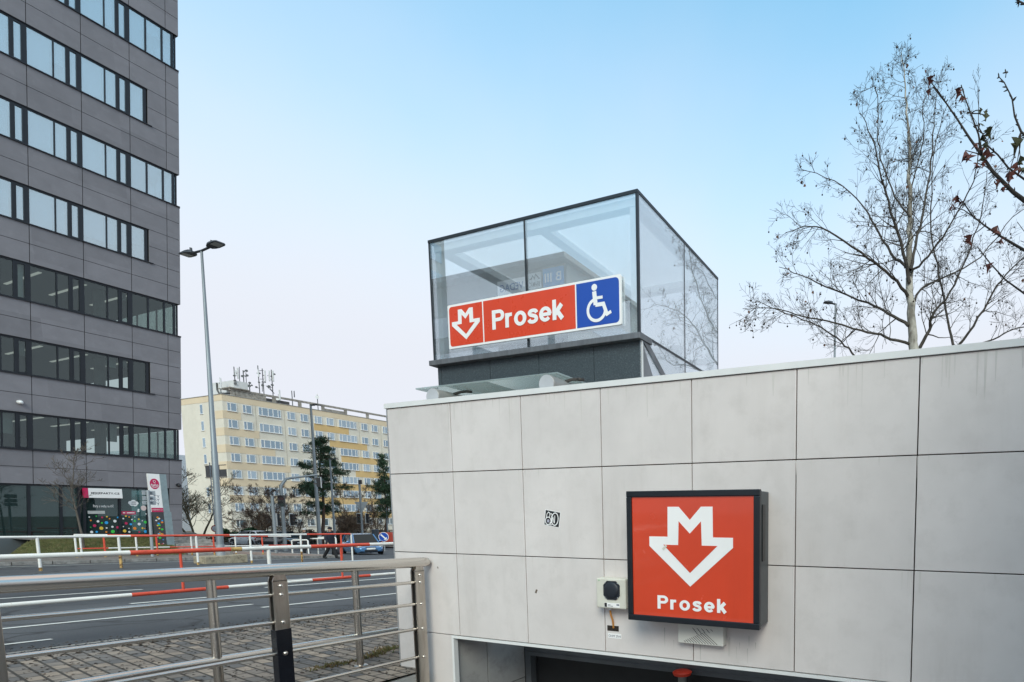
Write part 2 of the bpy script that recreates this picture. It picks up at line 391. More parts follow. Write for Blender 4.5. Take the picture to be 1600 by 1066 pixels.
# ------------------------------------------------------------------ entrance wall
WY = 4.25; ZT = 2.76; ZR = [2.035, 1.152, .245]; XJ = [-5.775 + .944 * k for k in range(10)]
XR = XJ[-1]
wall = thing('entrance_wall', 'pale grey panel clad wall of the metro entrance with dark recessed opening below', 'wall', (-1.6, WY + .25, 0))
mb = MB(); g = .0045
zrows = [ZT] + ZR
for r in range(3):
    for k in range(9):
        mb.bbox(XJ[k] + (0 if k == 0 else g), XJ[k + 1] - g, WY, WY + .03, zrows[r + 1] + g, zrows[r] - (g if r else 0), .0025)
mb.bbox(XJ[0], -4.955, WY, WY + .03, -.75, .245 - g, .0025)
mb.bbox(XJ[0], -4.955, WY, WY + .03, -1.7, -.762, .0025)
mb.build('cladding', panel, wall)
mb = MB(); mb.box(XJ[0] + .012, XR, WY + .031, WY + .6, .25, ZT - .002); mb.box(XJ[0] + .012, -4.975, WY + .031, 5.6, -2.6, .249)
mb.build('wall_core', joint, wall)
mb = MB(); mb.box(XJ[0] - .03, XR, WY - .015, WY + .64, ZT + .006, ZT + .058); mb.build('coping', white_metal, wall)
mb = MB(); mb.box(XJ[0] - .012, XJ[0] - .001, WY - .004, WY + .6, -1.0, ZT + .004); mb.build('edge_trim', alu, wall)
mb = MB()
for k in range(7): mb.box(XJ[0] - .02, XJ[0] + .011, WY + .601, WY + .612, -1 + k * .53, -.475 + k * .53)
mb.box(XJ[0] + .012, XR, WY + .601, WY + .612, .25, ZT)
mb.build('rear_cladding', panel, wall)
mb = MB(); mb.bbox(2.0, 2.5, -.6, 3.2, -.1, 5.6, .01); mb.build('added_shade_wall', panel, wall)  # unseen pier added right of view to darken that end of the wall
mb = MB(); mb.box(-4.953, XR, WY - .006, WY + .05, .212, .24); mb.box(-4.953, -4.925, WY - .006, WY + .05, -2.5, .211); mb.build('opening_trim', white_metal, wall)
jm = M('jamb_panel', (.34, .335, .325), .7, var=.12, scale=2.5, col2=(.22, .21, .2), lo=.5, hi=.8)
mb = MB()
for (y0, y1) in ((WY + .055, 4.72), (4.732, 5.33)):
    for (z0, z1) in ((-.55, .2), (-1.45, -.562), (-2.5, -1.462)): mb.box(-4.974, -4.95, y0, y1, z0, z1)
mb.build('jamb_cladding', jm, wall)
steelblue = M('door_frame_grey', (.15, .165, .18), .4, .4, var=.1)
mb = MB(); mb.box(-4.949, 1.6, 5.34, 5.44, -.262, .2); mb.box(-4.949, 1.6, 5.32, 5.339, -.215, -.205); mb.box(-4.949, -4.86, 5.34, 5.44, -2.5, -.263); mb.build('door_frame', steelblue, wall)
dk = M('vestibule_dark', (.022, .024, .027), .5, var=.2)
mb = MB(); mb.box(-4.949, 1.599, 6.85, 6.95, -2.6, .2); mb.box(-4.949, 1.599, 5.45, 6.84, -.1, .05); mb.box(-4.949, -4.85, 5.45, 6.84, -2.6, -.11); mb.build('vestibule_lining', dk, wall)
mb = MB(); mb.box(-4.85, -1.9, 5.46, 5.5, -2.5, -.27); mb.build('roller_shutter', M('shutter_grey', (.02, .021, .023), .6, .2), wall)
# dirt streaks under the lightbox, as thin dried drips
mb = MB(); nd_ = 0
def drip(x, z1, w, l):
    global nd_
    nd_ += 1; y = WY - .0006 - nd_ * 8e-6
    mb.add([(x, y, z1), (x + w, y, z1), (x + w * .62, y, z1 - l), (x + w * .42, y, z1 - l)], [(0, 3, 2, 1)])
for i in range(14): drip(rnd.uniform(-2.35, -1.35), rnd.uniform(.40, .55), rnd.uniform(.004, .012), rnd.uniform(.05, .2))
mb.build('dried_drips', M('drip_stain', (.47, .45, .42), .8), wall)
mb = MB()
for i in range(54): drip(rnd.uniform(-5.7, .7), ZT - .002, rnd.uniform(.006, .028), rnd.uniform(.05, .40) * rnd.uniform(.3, 1))
for i in range(40):
    j = rnd.randrange(1, 7); drip(XJ[j] + rnd.uniform(-.06, .06) if rnd.random() < .6 else rnd.uniform(-5.6, .6), rnd.choice(ZR[:2]) - .006, rnd.uniform(.004, .012), rnd.uniform(.03, .2))
mb.build('rain_streaks', M('rain_stain', (.57, .535, .505), .75, var=.06), wall)

# ------------------------------------------------------------------ M arrow emblem
AO = [(0, .311), (.092, .418), (.185, .418), (.187, .172), (.345, .172), (.345, .092), (0, -.235), (-.345, .092), (-.345, .172), (-.187, .172), (-.185, .418), (-.092, .418)]
AI = [(0, .200), (.092, .300), (.097, .105), (.224, .105), (0, -.122), (-.224, .105), (-.097, .105), (-.092, .300)]
def arrow(parent, fr, cu, cv, su, sv, white, red):
    a = MB().prism([(cu + u * su, cv + v * sv) for u, v in AO], fr, .003).build('arrow_emblem', white, parent)
    MB().prism([(cu + u * su, cv + v * sv) for u, v in AI], (fr[0] + fr[1].cross(fr[2]) * .003, fr[1], fr[2]), .002).build('arrow_core', red, a)
def crs(P, n=4):
    o = []
    for i in range(len(P) - 1):
        a, b, c, d = P[max(i - 1, 0)], P[i], P[i + 1], P[min(i + 2, len(P) - 1)]
        for k in range(n):
            t = k / n; o.append(tuple(.5 * (2 * b[q] + (c[q] - a[q]) * t + (2 * a[q] - 5 * b[q] + 4 * c[q] - d[q]) * t * t + (3 * b[q] - a[q] - 3 * c[q] + d[q]) * t ** 3) for q in (0, 1)))
    return o + [P[-1]]
GL = {'P': (.68, [([(.1, 0), (.1, 1)], 0), ([(.02, .905), (.40, .905)] + [(.40 + .195 * math.cos(R(q)), .7 + .205 * math.sin(R(q))) for q in range(75, -76, -15)] + [(.40, .495), (.02, .495)], 0)]),
      'r': (.44, [([(.1, 0), (.1, .74)], 0), ([(.1, .40), (.115, .52), (.17, .605), (.26, .645), (.38, .645)], 0)]),
      'o': (.66, [([(.33 + .235 * math.cos(R(q)), .37 + .285 * math.sin(R(q))) for q in range(0, 360, 15)], 1)]),
      's': (.58, [(crs([(.49, .52), (.44, .62), (.30, .655), (.17, .62), (.125, .53), (.19, .44), (.31, .395), (.43, .335), (.47, .225), (.42, .13), (.29, .085), (.14, .12), (.085, .22)]), 0)]),
      'e': (.63, [([(.315 + .225 * math.cos(R(q)), .37 + .285 * math.sin(R(q))) for q in range(-4, 325, 13)], 0), ([(.10, .36), (.60, .36)], 2)]),
      'k': (.60, [([(.1, 0), (.1, 1)], 0), ([(.12, .27), (.47, .74)], 0), ([(.25, .42), (.50, .02)], 0)])}
def prosek(parent, fr, u, v, h, w, sw, track, mat, d=.003):
    word = 'Prosek'; tot = sum(GL[c][0] for c in word) + track * 5; k = w / tot; x = -w / 2; n = 0
    for c in word:
        mb = MB()
        for pl, md in GL[c][1]:
            stroke(mb, [(u + x + p[0] * k, v + (p[1] - .5) * h) for p in pl], (sw if md < 2 else sw * .95) * (h + k) / 2, fr, d + n * .0003, md == 1, .24 if c in 'Prose' else 0.); n += 1
        mb.build('letter', mat, parent); x += (GL[c][0] + track) * k
def stroke(mb, pts, w, fr, d, closed=False, thin=0.):
    o, r, u = fr; nrm = r.cross(u).normalized()
    n = len(pts); L = []; Rr = []
    for i in range(n):
        a = pts[i - 1] if (i > 0 or closed) else pts[i]; c = pts[(i + 1) % n] if (i < n - 1 or closed) else pts[i]; b = pts[i]
        t1 = V((b[0] - a[0], b[1] - a[1])); t2 = V((c[0] - b[0], c[1] - b[1]))
        if t1.length < 1e-9: t1 = t2
        if t2.length < 1e-9: t2 = t1
        t1 = t1.normalized(); t2 = t2.normalized(); t = (t1 + t2).normalized() if (t1 + t2).length > 1e-6 else t1
        m = w / 2 / max(.45, t.dot(t1)) * (1 if not thin else 1 - thin * abs(t[0]) ** 1.5); nx, ny = -t[1] * m, t[0] * m
        L.append((b[0] + nx, b[1] + ny)); Rr.append((b[0] - nx, b[1] - ny))
    for i in range(n if closed else n - 1):
        j = (i + 1) % n; dd = d + (i % 9) * 2.5e-5
        q = [o + r * p[0] + u * p[1] + nrm * dd for p in (Rr[i], Rr[j], L[j], L[i])]; mb.add(q, [(0, 1, 2, 3)])
# ------------------------------------------------------------------ lightbox on the wall
x0, x1, z0, z1, yf = -2.495, -1.272, .652, 1.785, 3.952
lb = thing('station_sign', 'square red illuminated sign box with white arrow and black frame on the grey wall', 'sign', ((x0 + x1) / 2, WY, z0), 'metro station signs')
mb = MB(); mb.bbox(x0 + .012, x1 - .012, yf + .05, WY - .012, z0 + .012, z1 - .012, .006); mb.build('housing', M('sign_housing', (.062, .072, .08), .4, .4), lb)
mb = MB(); fw = .052
mb.bbox(x0, x1, yf, yf + .05, z1 - fw, z1, .006); mb.bbox(x0, x1, yf, yf + .05, z0, z0 + fw, .006)
mb.bbox(x0, x0 + fw, yf, yf + .05, z0 + fw, z1 - fw, .006); mb.bbox(x1 - fw, x1, yf, yf + .05, z0 + fw, z1 - fw, .006); mb.build('frame', dark_metal, lb)
mb = MB(); mb.box(x1 - .0115, x1 - .004, yf + .1, yf + .17, z0 + .55, z1 - .12); mb.build('vent', black_plastic, lb)
fx0, fx1, fz0, fz1 = x0 + fw, x1 - fw, z0 + fw, z1 - fw
mb = MB(); mb.box(fx0, fx1, yf + .014, yf + .04, fz0, fz1); mb.build('face', red_sign2, lb)
fr = FRONT((( fx0 + fx1) / 2, yf + .014, (fz0 + fz1) / 2)); W_ = fx1 - fx0; H_ = fz1 - fz0
arrow(lb, fr, -.005, 0, W_, H_, white_sign, red_sign2)
prosek(lb, fr, .005 * W_, -.385 * H_ + .006, .114 * H_, .58 * W_, .225, .15, white_sign)
mb = MB(); mb.prism([(-.268, .075), (-.232, .11), (-.218, .095), (-.254, .06)], (fr[0] + V((0, -.0035, 0)), fr[1], fr[2]), .003); mb.build('tape_scrap', M('old_tape', (.6, .6, .52), .5), lb)
# warning speaker box
a = onY(931, 903, WY - .12); b = onY(978, 953, WY - .12)
sp = thing('speaker_box', 'small cream loudspeaker box with black round grille left of red lightbox', 'loudspeaker', ((a.x + b.x) / 2, WY, b.z))
cream = M('cream_plastic', (.60, .585, .51), .45, var=.06, scale=12)
mb = MB(); mb.bbox(a.x, b.x, WY - .12, WY - .001, b.z, a.z, .012); mb.build('housing', cream, sp)
cx, cz = (a.x + b.x) / 2 + .012, (a.z + b.z) / 2 + .032; s = .088
mb = MB(); c8 = [(s, s * .55), (s * .55, s), (-s * .55, s), (-s, s * .55), (-s, -s * .55), (-s * .55, -s), (s * .55, -s), (s, -s * .55)]
mb.prism(c8, FRONT((cx, WY - .12, cz)), .008)
grm = M('speaker_navy', (.012, .016, .024), .5, var=.3, scale=150)
gr = mb.build('grille', grm, sp)
mb = MB(); mb.ball((cx, WY - .128, cz), .08, 20, 10, (1, .22, 1)); mb.build('cone', grm, gr, smooth=40)
for sx in (-1, 1):
    for sz in (-1, 1): MB().ball((cx + sx * .068, WY - .129, cz + sz * .068), .006, 6, 4).build('screw', alu, gr)
fr = FRONT((cx, WY - .1205, b.z + .034))
mb = MB(); mb.prism([(-.085, -.021), (.085, -.021), (.085, .021), (-.085, .021)], fr, .0015); lbm = mb.build('label_plate', white_sign, sp)
ink = M('label_ink', (.05, .06, .1), .6)
for k_, (u_, v_, l_) in enumerate(((-.045, .002, .03), (-.045, -.009, .055), (.05, .006, .03))): mb = MB(); stroke(mb, [(u_, v_), (u_ + l_, v_)], .005 if k_ < 2 else .012, fr, .002 + k_ * .0001); mb.build('print_line', ink, lbm)
mb = MB(); mb.prism([(-.082, -.019), (-.055, -.019), (-.055, .019), (-.082, .019)], fr, .002); mb.build('pictogram', black_plastic, lbm)
mb = MB(); mb.ball((a.x + .035, WY - .121, a.z - .02), .006, 6, 4); mb.build('indicator', M('green_led', (.15, .55, .2), .3), sp)
h = onY(958, 972, WY)
mb = MB(); mb.tube([(h.x, WY - .045, b.z + .004), (h.x, WY - .045, b.z - .03)], .016, 10); mb.build('cable_gland', white_metal, sp, smooth=40)
mb = MB(); mb.tube([(h.x, WY - .045, b.z - .03), (h.x + .004, WY - .04, b.z - .08), (h.x + .012, WY - .025, b.z - .13), (h.x + .006, WY - .004, onY(958, 981, WY).z)], .009, 8); mb.build('cable', M('orange_cable', (.45, .19, .035), .6), sp, smooth=60)
a = onY(949, 977, WY); b2 = onY(967, 987, WY)
mb = MB(); mb.prism([(0, 0), (b2.x - a.x, 0), (b2.x - a.x, a.z - b2.z), (0, a.z - b2.z)], FRONT((a.x, WY, b2.z)), .002)
tag(mb.build('cable_hole', M('hole_dark', (.02, .014, .01), .9), loc=(a.x, WY, b2.z)), 'dark square cable hole cut in the panel below the cream speaker', 'hole')
a = onY(950, 989, WY); b2 = onY(971, 998.5, WY)
ol = thing('number_label', 'small white label reading OHM 29/4 under the cable hole', 'label', (a.x, WY, b2.z))
fr = FRONT(((a.x + b2.x) / 2, WY, (a.z + b2.z) / 2)); w_ = (b2.x - a.x) / 2; h_ = (a.z - b2.z) / 2
MB().prism([(-w_, -h_), (w_, -h_), (w_, h_), (-w_, h_)], fr, .0015).build('backing', white_sign, ol)
text('OHM 29/4', 'lettering', MATS['label_ink'], ol, fr, 0, -.002, w=w_ * 1.8, h=h_ * 1.05, depth=.002)
# black sticker with outline numerals
st = thing('sticker', 'tilted black sticker with white outlined doodle numerals on the second panel row', 'sticker', onY(863, 820, WY))
fr = (onY(863, 810.5, WY), V((math.cos(R(-9)), 0, math.sin(R(-9)))), V((math.sin(R(9)), 0, math.cos(R(9)))))
MB().prism([(-.094, -.079), (.094, -.079), (.094, .079), (-.094, .079)], fr, .001).build('white_border', white_sign, st)
MB().prism([(-.088, -.073), (.088, -.073), (.088, .073), (-.088, .073)], fr, .002).build('black_field', black_plastic, st)
mb = MB()
stroke(mb, circ(-.045, -.03, .034, 16, .038), .009, fr, .0032, True)
stroke(mb, [(-.072, -.012), (-.068, .035), (-.052, .058), (-.036, .052), (-.03, .03), (-.034, .008)], .008, fr, .0034)
stroke(mb, [(-.03, .04), (-.016, .048), (-.004, .038), (-.008, .02), (.006, .0), (.004, -.03), (-.012, -.05), (-.024, -.042)], .008, fr, .0036)
stroke(mb, circ(.034, .0, .04, 20, .062), .010, fr, .0038, True); stroke(mb, circ(-.006, -.052, .013, 10), .007, fr, .004, True)
stroke(mb, [(.03, .035), (.034, -.04)], .008, fr, .0041); stroke(mb, [(.008, .02), (.03, -.04)], .008, fr, .0042)
mb.build('doodle', white_sign, st)
MB().prism(circ(-.045, -.03, .016, 12), fr, .0031).build('grey_dot', M('pale_violet', (.4, .4, .48), .5), st)
# small scraps stuck to the wall
for (px, py, s, ang, lab) in ((838, 924, .022, 28, 'small torn brown tape scrap stuck on the third panel row'), (684, 887, .011, -35, 'tiny dark chip mark beside the end of the steel handrail')):
    p = onY(px, py, WY); c, q = math.cos(R(ang)), math.sin(R(ang))
    mb = MB(); mb.prism([(-s * .45, -s), (s * .5, -s * .9), (s * .4, s), (-s * .5, s * .8)], (p, V((c, 0, -q)), V((q, 0, c))), .002)
    tag(mb.build('tape_scrap', M('brown_tape', (.13, .10, .075), .7, var=.4, scale=60), loc=p), lab, 'scrap')
# vented white box under the lightbox
a = onY(1059, 976, WY - .09); b = onY(1130, 1011, WY - .09)
vb = thing('vented_box', 'white plastic box with slanted louvre slots under the red lightbox', 'alarm box', ((a.x + b.x) / 2, WY, b.z))
mb = MB(); mb.bbox(a.x, b.x, WY - .09, WY - .001, b.z, a.z + .02, .008); mb.build('housing', M('offwhite_plastic', (.66, .65, .6), .5, var=.05), vb)
fr = FRONT(((a.x + b.x) / 2, WY - .09, b.z)); w_ = b.x - a.x; h_ = a.z - b.z; mb = MB()
for i in range(13):
    ax_, az_ = (.10 + .040 * i) * w_, (.10 + .050 * i) * h_; t_ = min(.97 * w_ - ax_, (az_ - .07 * h_) / .8)
    if t_ > .01: stroke(mb, [(ax_ - w_ / 2, az_), (ax_ + t_ - w_ / 2, az_ - t_ * .8)], .0055, fr, .002)
for i in range(6):
    for j in range(4):
        ax_, az_ = (.42 + .10 * i - .03 * j) * w_, (.62 + .09 * j) * h_
        if ax_ < .95 * w_ and az_ > (.10 + .050 * (ax_ / w_ - .10) / .040) * h_: stroke(mb, [(ax_ - w_ / 2, az_), (ax_ + .022 - w_ / 2, az_ - .018)], .005, fr, .0023)
mb.build('louvres', M('slot_grey', (.10, .10, .095), .7), vb)
# red valve in the vestibule
p = onY(1066, 1050, 5.2)
vv = thing('standpipe', 'red topped standpipe standing in the dark metro entrance', 'standpipe', (p.x, 5.2, -2.3))
mb = MB(); mb.tube([(p.x, 5.2, p.z - .03), (p.x, 5.2, p.z + .0), (p.x, 5.2, p.z + .012)], [.1, .11, .09], 20); mb.build('cap', M('valve_red', (.75, .05, .02), .4), vv, smooth=40)
mb = MB(); mb.tube([(p.x, 5.2, -2.3), (p.x, 5.2, p.z - .031)], .05, 12); mb.build('pipe', M('pipe_grey', (.16, .17, .155), .5), vv, smooth=40)

# ------------------------------------------------------------------ glass lift tower behind the wall
CY = 6.5; XL, XRR, YB, Z0, Z1 = -7.685, -3.84, 9.35, 4.07, 5.925
tw = thing('lift_tower', 'glass lift headhouse on dark granite plinth rising behind the grey wall', 'lift tower', ((XL + XRR) / 2, (CY + YB) / 2, gz(0, 8)))
gfront = glass('tower_glass', (.97, .985, .99), .34, .06, (.85, .9, .93), dirt=.05, rcol=(.92, .98, 1.))
gside = glass('tower_side_glass', (.97, .985, .99), .30, .34, (.93, .94, .95), dirt=.06)
gback = glass('tower_back_glass', (.97, .985, .99), .03, .06, (.85, .9, .92))
frm = M('tower_frame', (.035, .04, .045), .35, .5)
palefr = M('tower_pale_steel', (.78, .81, .83), .45, 0., var=.05)
XM = onY(819, 343, CY).x
for (xa, xb) in ((XL + .02, XM - .012), (XM + .012, XRR - .02)):
    MB().box(xa, xb, CY, CY + .012, Z0 + .012, Z1 - .02).build('front_pane', gfront, tw)
YM = onX(1069, 378, XRR).y
for (ya, yb) in ((CY + .03, YM - .01), (YM + .01, YB - .03)):
    MB().box(XRR - .012, XRR, ya, yb, Z0 + .02, Z1 - .02).build('side_pane', gside, tw)
    MB().box(XRR - .012, XRR, ya, yb, 2.2, Z0 - .02).build('side_pane', gside, tw)
    MB().box(XL, XL + .012, ya, yb, Z0 + .02, Z1 - .02).build('side_pane', gback, tw)
MB().box(XL + .03, XRR - .03, YB - .012, YB, 2.2, Z1 - .02).build('back_pane', gback, tw)
mb = MB()
mb.box(XL - .004, XL + .022, CY - .006, CY + .03, Z0, Z1); mb.box(XRR - .03, XRR + .006, CY - .006, CY + .03, Z0, Z1)
mb.box(XM - .014, XM + .014, CY - .003, CY + .03, Z0, Z1 - .021)
mb.box(XL - .008, XRR + .008, CY - .01, CY + .03, Z1 - .02, Z1 + .022); mb.box(XRR - .028, XRR + .008, CY + .031, YB, Z1 - .02, Z1 + .022)
mb.box(XL - .008, XL + .03, CY + .031, YB, Z1 - .02, Z1 + .022); mb.box(XL + .031, XRR - .03, YB - .03, YB, Z1 - .02, Z1 + .022)
mb.box(XRR - .014, XRR + .003, YM - .01, YM + .01, 2.2, Z1 - .021); mb.box(XRR - .02, XRR + .003, YB - .02, YB + .002, 2.2, Z1 - .021)
mb.box(XRR - .013, XRR + .004, CY + .031, YB - .021, Z0 - .018, Z0 + .018)
mb.box(XL + .023, XRR - .031, CY - .002, CY + .03, Z0 - .002, Z0 + .012)
mb.build('frame', frm, tw)
mb = MB()    # pale steel ring and cross beams under the glass roof, columns inside
zb0, zb1 = Z1 - .15, Z1 - .04
mb.box(XL + .05, XRR - .05, CY + .05, CY + .2, zb0, zb1); mb.box(XL + .05, XRR - .05, YB - .25, YB - .05, zb0, zb1)
mb.box(XL + .05, XL + .3, CY + .201, YB - .251, zb0, zb1); mb.box(XRR - .2, XRR - .05, CY + .201, YB - .251, zb0, zb1)
xb = onY(850, 370, CY + .2).x
mb.box(xb - .09, xb + .09, CY + .201, YB - .251, zb0 + .02, zb1)
for (xa, ya) in ((XL + .06, CY + .06), (XRR - .16, CY + .06), (XL + .06, YB - .16), (XRR - .16, YB - .16), (xb - .06, YB - .16)): mb.box(xa, xa + .1, ya, ya + .1, 2.2, zb0 - .001)
mb.box(XL + .17, XRR - .17, YB - .14, YB - .08, Z0 + .3, Z0 + .4)
mb.build('roof_beams', palefr, tw)
mb = MB(); mb.box(XL + .028, XRR - .03, CY + .031, YB - .031, Z1 - .03, Z1 - .012)
mb.build('roof_glass', glass('roof_glass', (.97, .975, .975), .02, .6, (.96, .96, .95)), tw)
mb = MB(); mb.box(XL + .3, XL + .36, CY + .5, YB - .4, 2.3, Z0 + .35); mb.box(XL + .36, XRR - .5, YB - .6, YB - .5, 2.3, Z0 + .55); mb.build('lift_shaft_lining', M('shaft_grey', (.62, .67, .70), .5), tw)
sill = M('zinc_sill', (.15, .155, .165), .5, .4, var=.2, scale=6, stretch=(3, 1, .4))
mb = MB(); mb.bbox(XL - .06, XRR + .03, CY - .05, CY + .3, Z0 - .085, Z0 - .004, .006); mb.build('sill', sill, tw)
PJ = [XL + .01] + [onY(*q, 6.55).x for q in ((690, 590), (766, 580), (842, 575), (928, 565))] + [XRR + .0]
mb = MB()
for k in range(5): mb.box(PJ[k] + .004, PJ[k + 1] - .004, CY + .05, CY + .08, 1.0, Z0 - .087)
mb.build('granite_cladding', granite, tw)
mb = MB(); mb.box(XL + .012, XRR - .03, CY + .081, YB - .05, gz(0, 8), 2.25); mb.box(XL + .012, XRR - .03, CY + .081, CY + .29, 2.25, Z0 - .087); mb.build('plinth_core', M('pale_joint', (.32, .33, .33), .7), tw)
tp = onX(1040, 592, XRR + .01)
mb = MB(); fr = EAST((XRR + .001, 0, 0))
mb.prism([(CY + .05, Z0 - .09), (CY + .05, 2.2), (tp.y + .6, 2.2)], fr, .006); mb.build('flank_panel', M('flank_zinc', (.2, .21, .22), .4, .5), tw)
mb = MB(); stroke(mb, [(CY + .06, Z0 - .02), (tp.y, tp.z), (tp.y + .62, 2.2)], .1, EAST((XRR, 0, 0)), .012); mb.build('flank_trim', sill, tw)
mb = MB(); mb.box(XRR + .002, XRR + .012, CY + .045, CY + .075, 2.2, Z0 - .09); mb.build('corner_trim', white_metal, tw)

# banner sign on the tower
ys = CY - .045
def sx(px, py): return onY(px, py, ys)
A_ = sx(699, 478); B_ = sx(970, 427); bz0, bz1 = sx(702, 546).z, A_.z
bn = thing('station_sign', 'long red and blue name board with wheelchair pictogram on the glass lift tower', 'sign', ((A_.x + B_.x) / 2, CY, bz0), 'metro station signs')
fr = FRONT((0, ys, 0)); xa, xb = A_.x, B_.x
MB().prism(rrect(xa, xb, bz0, bz1, .02), (fr[0] + V((0, .028, 0)), fr[1], fr[2]), .028).build('board', white_sign, bn)
m1, m2 = sx(755, 500).x, sx(900, 475).x; e = .032
MB().prism(rrect(xa + e, m1 - .012, bz0 + e, bz1 - e, .05, corners=(0, 1, 1, 0)), fr, .002).build('arrow_field', red_sign, bn)
MB().box(m1 + .012, m2 - .012, ys - .002, ys, bz0 + e, bz1 - e).build('name_field', red_sign, bn)
MB().prism(rrect(m2 + .012, xb - e, bz0 + e, bz1 - e, .06, corners=(1, 0, 0, 1)), fr, .002).build('wheelchair_field', blue_sign, bn)
fr2 = FRONT((0, ys - .002, 0)); cz = (bz0 + bz1) / 2; hh = bz1 - bz0 - 2 * e
arrow(bn, fr2, (xa + e + m1 - .012) / 2, cz - .09 * hh, (m1 - xa - e) * 1.2, hh * 1.18, white_sign, red_sign)
prosek(bn, fr2, (m1 + m2) / 2 - .01, cz, hh * .47, (m2 - m1) * .78, .215, .05, white_sign)
bw = xb - e - m2; cu = m2 + .012 + bw * .5
mb = MB(); k = hh / 1.12
def U(p): return (cu + p[0] * k, cz + p[1] * k)
mb.prism([U(q) for q in circ(-.10, .40, .085, 18)], fr2, .003)
stroke(mb, [U((-.105, .30)), U((-.075, .03)), U((-.070, -.045))], .125 * k, fr2, .0032)
stroke(mb, [U((-.075, -.045)), U((.17, -.045)), U((.275, -.33))], .10 * k, fr2, .0034)
stroke(mb, [U((.235, -.335)), U((.40, -.265))], .08 * k, fr2, .0036)
stroke(mb, [U((-.07, .125)), U((.15, .125))], .075 * k, fr2, .0037)
arc = [U((-.04 + .27 * math.cos(R(aa)), -.17 + .27 * math.sin(R(aa)))) for aa in range(108, 352, 10)]
stroke(mb, arc, .08 * k, fr2, .0038)
mb.build('wheelchair_pictogram', white_sign, bn)

# glass canopy with tube lights
c0 = onY(649, 608, 4.5); c1 = onY(871, 585, 4.5); cz = (c0.z + c1.z) / 2
cn = thing('glass_canopy', 'flat greenish glass canopy over two grey tubes at top of the wall', 'canopy', ((c0.x + c1.x) / 2, 4.6, ZT + .06))
MB().bbox(c0.x, c1.x, 4.5, 6.2, cz, cz + .018, .004).build('glass_panel', glass('canopy_glass', (.86, .92, .90), .05, .42, (.50, .55, .53)), cn)
for q in (onY(676, 620, 4.42), onY(854, 600, 4.42)):
    tb = MB().tube([(q.x, 4.42, q.z), (q.x, 4.425, q.z), (q.x, 6.5, q.z)], [.088, .094, .094], 24).build('tube', M('tube_grey', (.26, .25, .235), .5, .3, var=.1), cn, smooth=40)
    MB().tube([(q.x, 4.414, q.z), (q.x, 4.4195, q.z)], .090, 24).build('end_cap', M('tube_cap', (.42, .43, .45), .45), tb, smooth=40)
    mb = MB()
    for dy in (.1, .9):
        mb.tube([(q.x + .05, 4.55 + dy, q.z + .07), (q.x + .1, 4.6 + dy, q.z + .1), (q.x + .16, 4.66 + dy, cz - .002)], .016, 6); mb.tube([(q.x + .16, 4.66 + dy, cz - .016), (q.x + .16, 4.66 + dy, cz - .001)], .045, 10)
    mb.build('bracket', M('bracket_dark', (.05, .045, .04), .5, .5), cn, smooth=40)
MB().box(XL + .3, XRR + .4, 6.30, 6.5, 2.1, 2.75).build('support_beam', white_metal, cn)

# ------------------------------------------------------------------ near steel handrail
RX = -5.23
def rz(y): return 1.052 - .0405 * (y - 4.25)
hr = thing('handrail', 'brushed steel stair handrail with square posts and thin bars ending at grey wall', 'handrail', (RX, 2.5, 0))
MB().tube([(RX, y, rz(y)) for y in (-2.2, -1, 0, 1, 2, 3, 4.1)] + [(RX, 4.17, rz(4.17)), (RX, 4.215, rz(4.2)), (RX, 4.235, rz(4.2))], [.054] * 8 + [.046, .025], 24).build('top_rail', steel, hr, smooth=50)
barz = [.845, .607, .335, .02, -.3, -.62]
for k, b0 in enumerate(barz):
    MB().tube([(RX + .004, y, b0 - .043 * (y - 4.06)) for y in (-2.2, 0, 2, 4.13)], .0175, 12).build('bar', steel, hr, smooth=50)
for y in (-.1, 1.30, 2.79, 4.09):
    zt = rz(y) - .085
    mb = MB(); mb.bbox(RX + .022, RX + .036, y - .055, y + .055, -1.3, zt, .003); mb.bbox(RX - .036, RX - .022, y - .055, y + .055, -1.3, zt, .003); mb.box(RX - .0215, RX + .0215, y - .04, y + .04, -1.3, zt - .004)
    po = mb.build('post', steel_dull, hr)
    MB().box(RX - .021, RX + .021, y - .046, y - .0405, -1.3, zt - .006).build('dark_web', M('web_dark', (.014, .012, .010), .5, .4), po)
    mb = MB(); fr = (V((RX, y, 0)), V((0, 1, 0)), V((0, 0, 1)))
    for xx in (RX - .036, RX + .024): mb.prism([(-.055, zt - .01), (.055, zt - .01), (.035, zt + .052), (-.035, zt + .052)], (V((xx, y, 0)), V((0, 1, 0)), V((0, 0, 1))), .012)
    mb.build('saddle', steel_dull, po)
    mb = MB()
    for b0 in barz + [zt - .05 + .043 * (y - 4.06)]:
        zz = b0 - .043 * (y - 4.06)
        mb.ball((RX + .037, y, zz), .016, 10, 6); mb.tube([(RX + .034, y, zz), (RX + .039, y, zz)], .021, 10)
    mb.build('bolts', steel, po, smooth=40)
    if 2 < y < 3:
        MB().bbox(RX - .037, RX + .038, y - .058, y + .058, -1.2, .60, .003).build('black_sleeve', black_film, po)
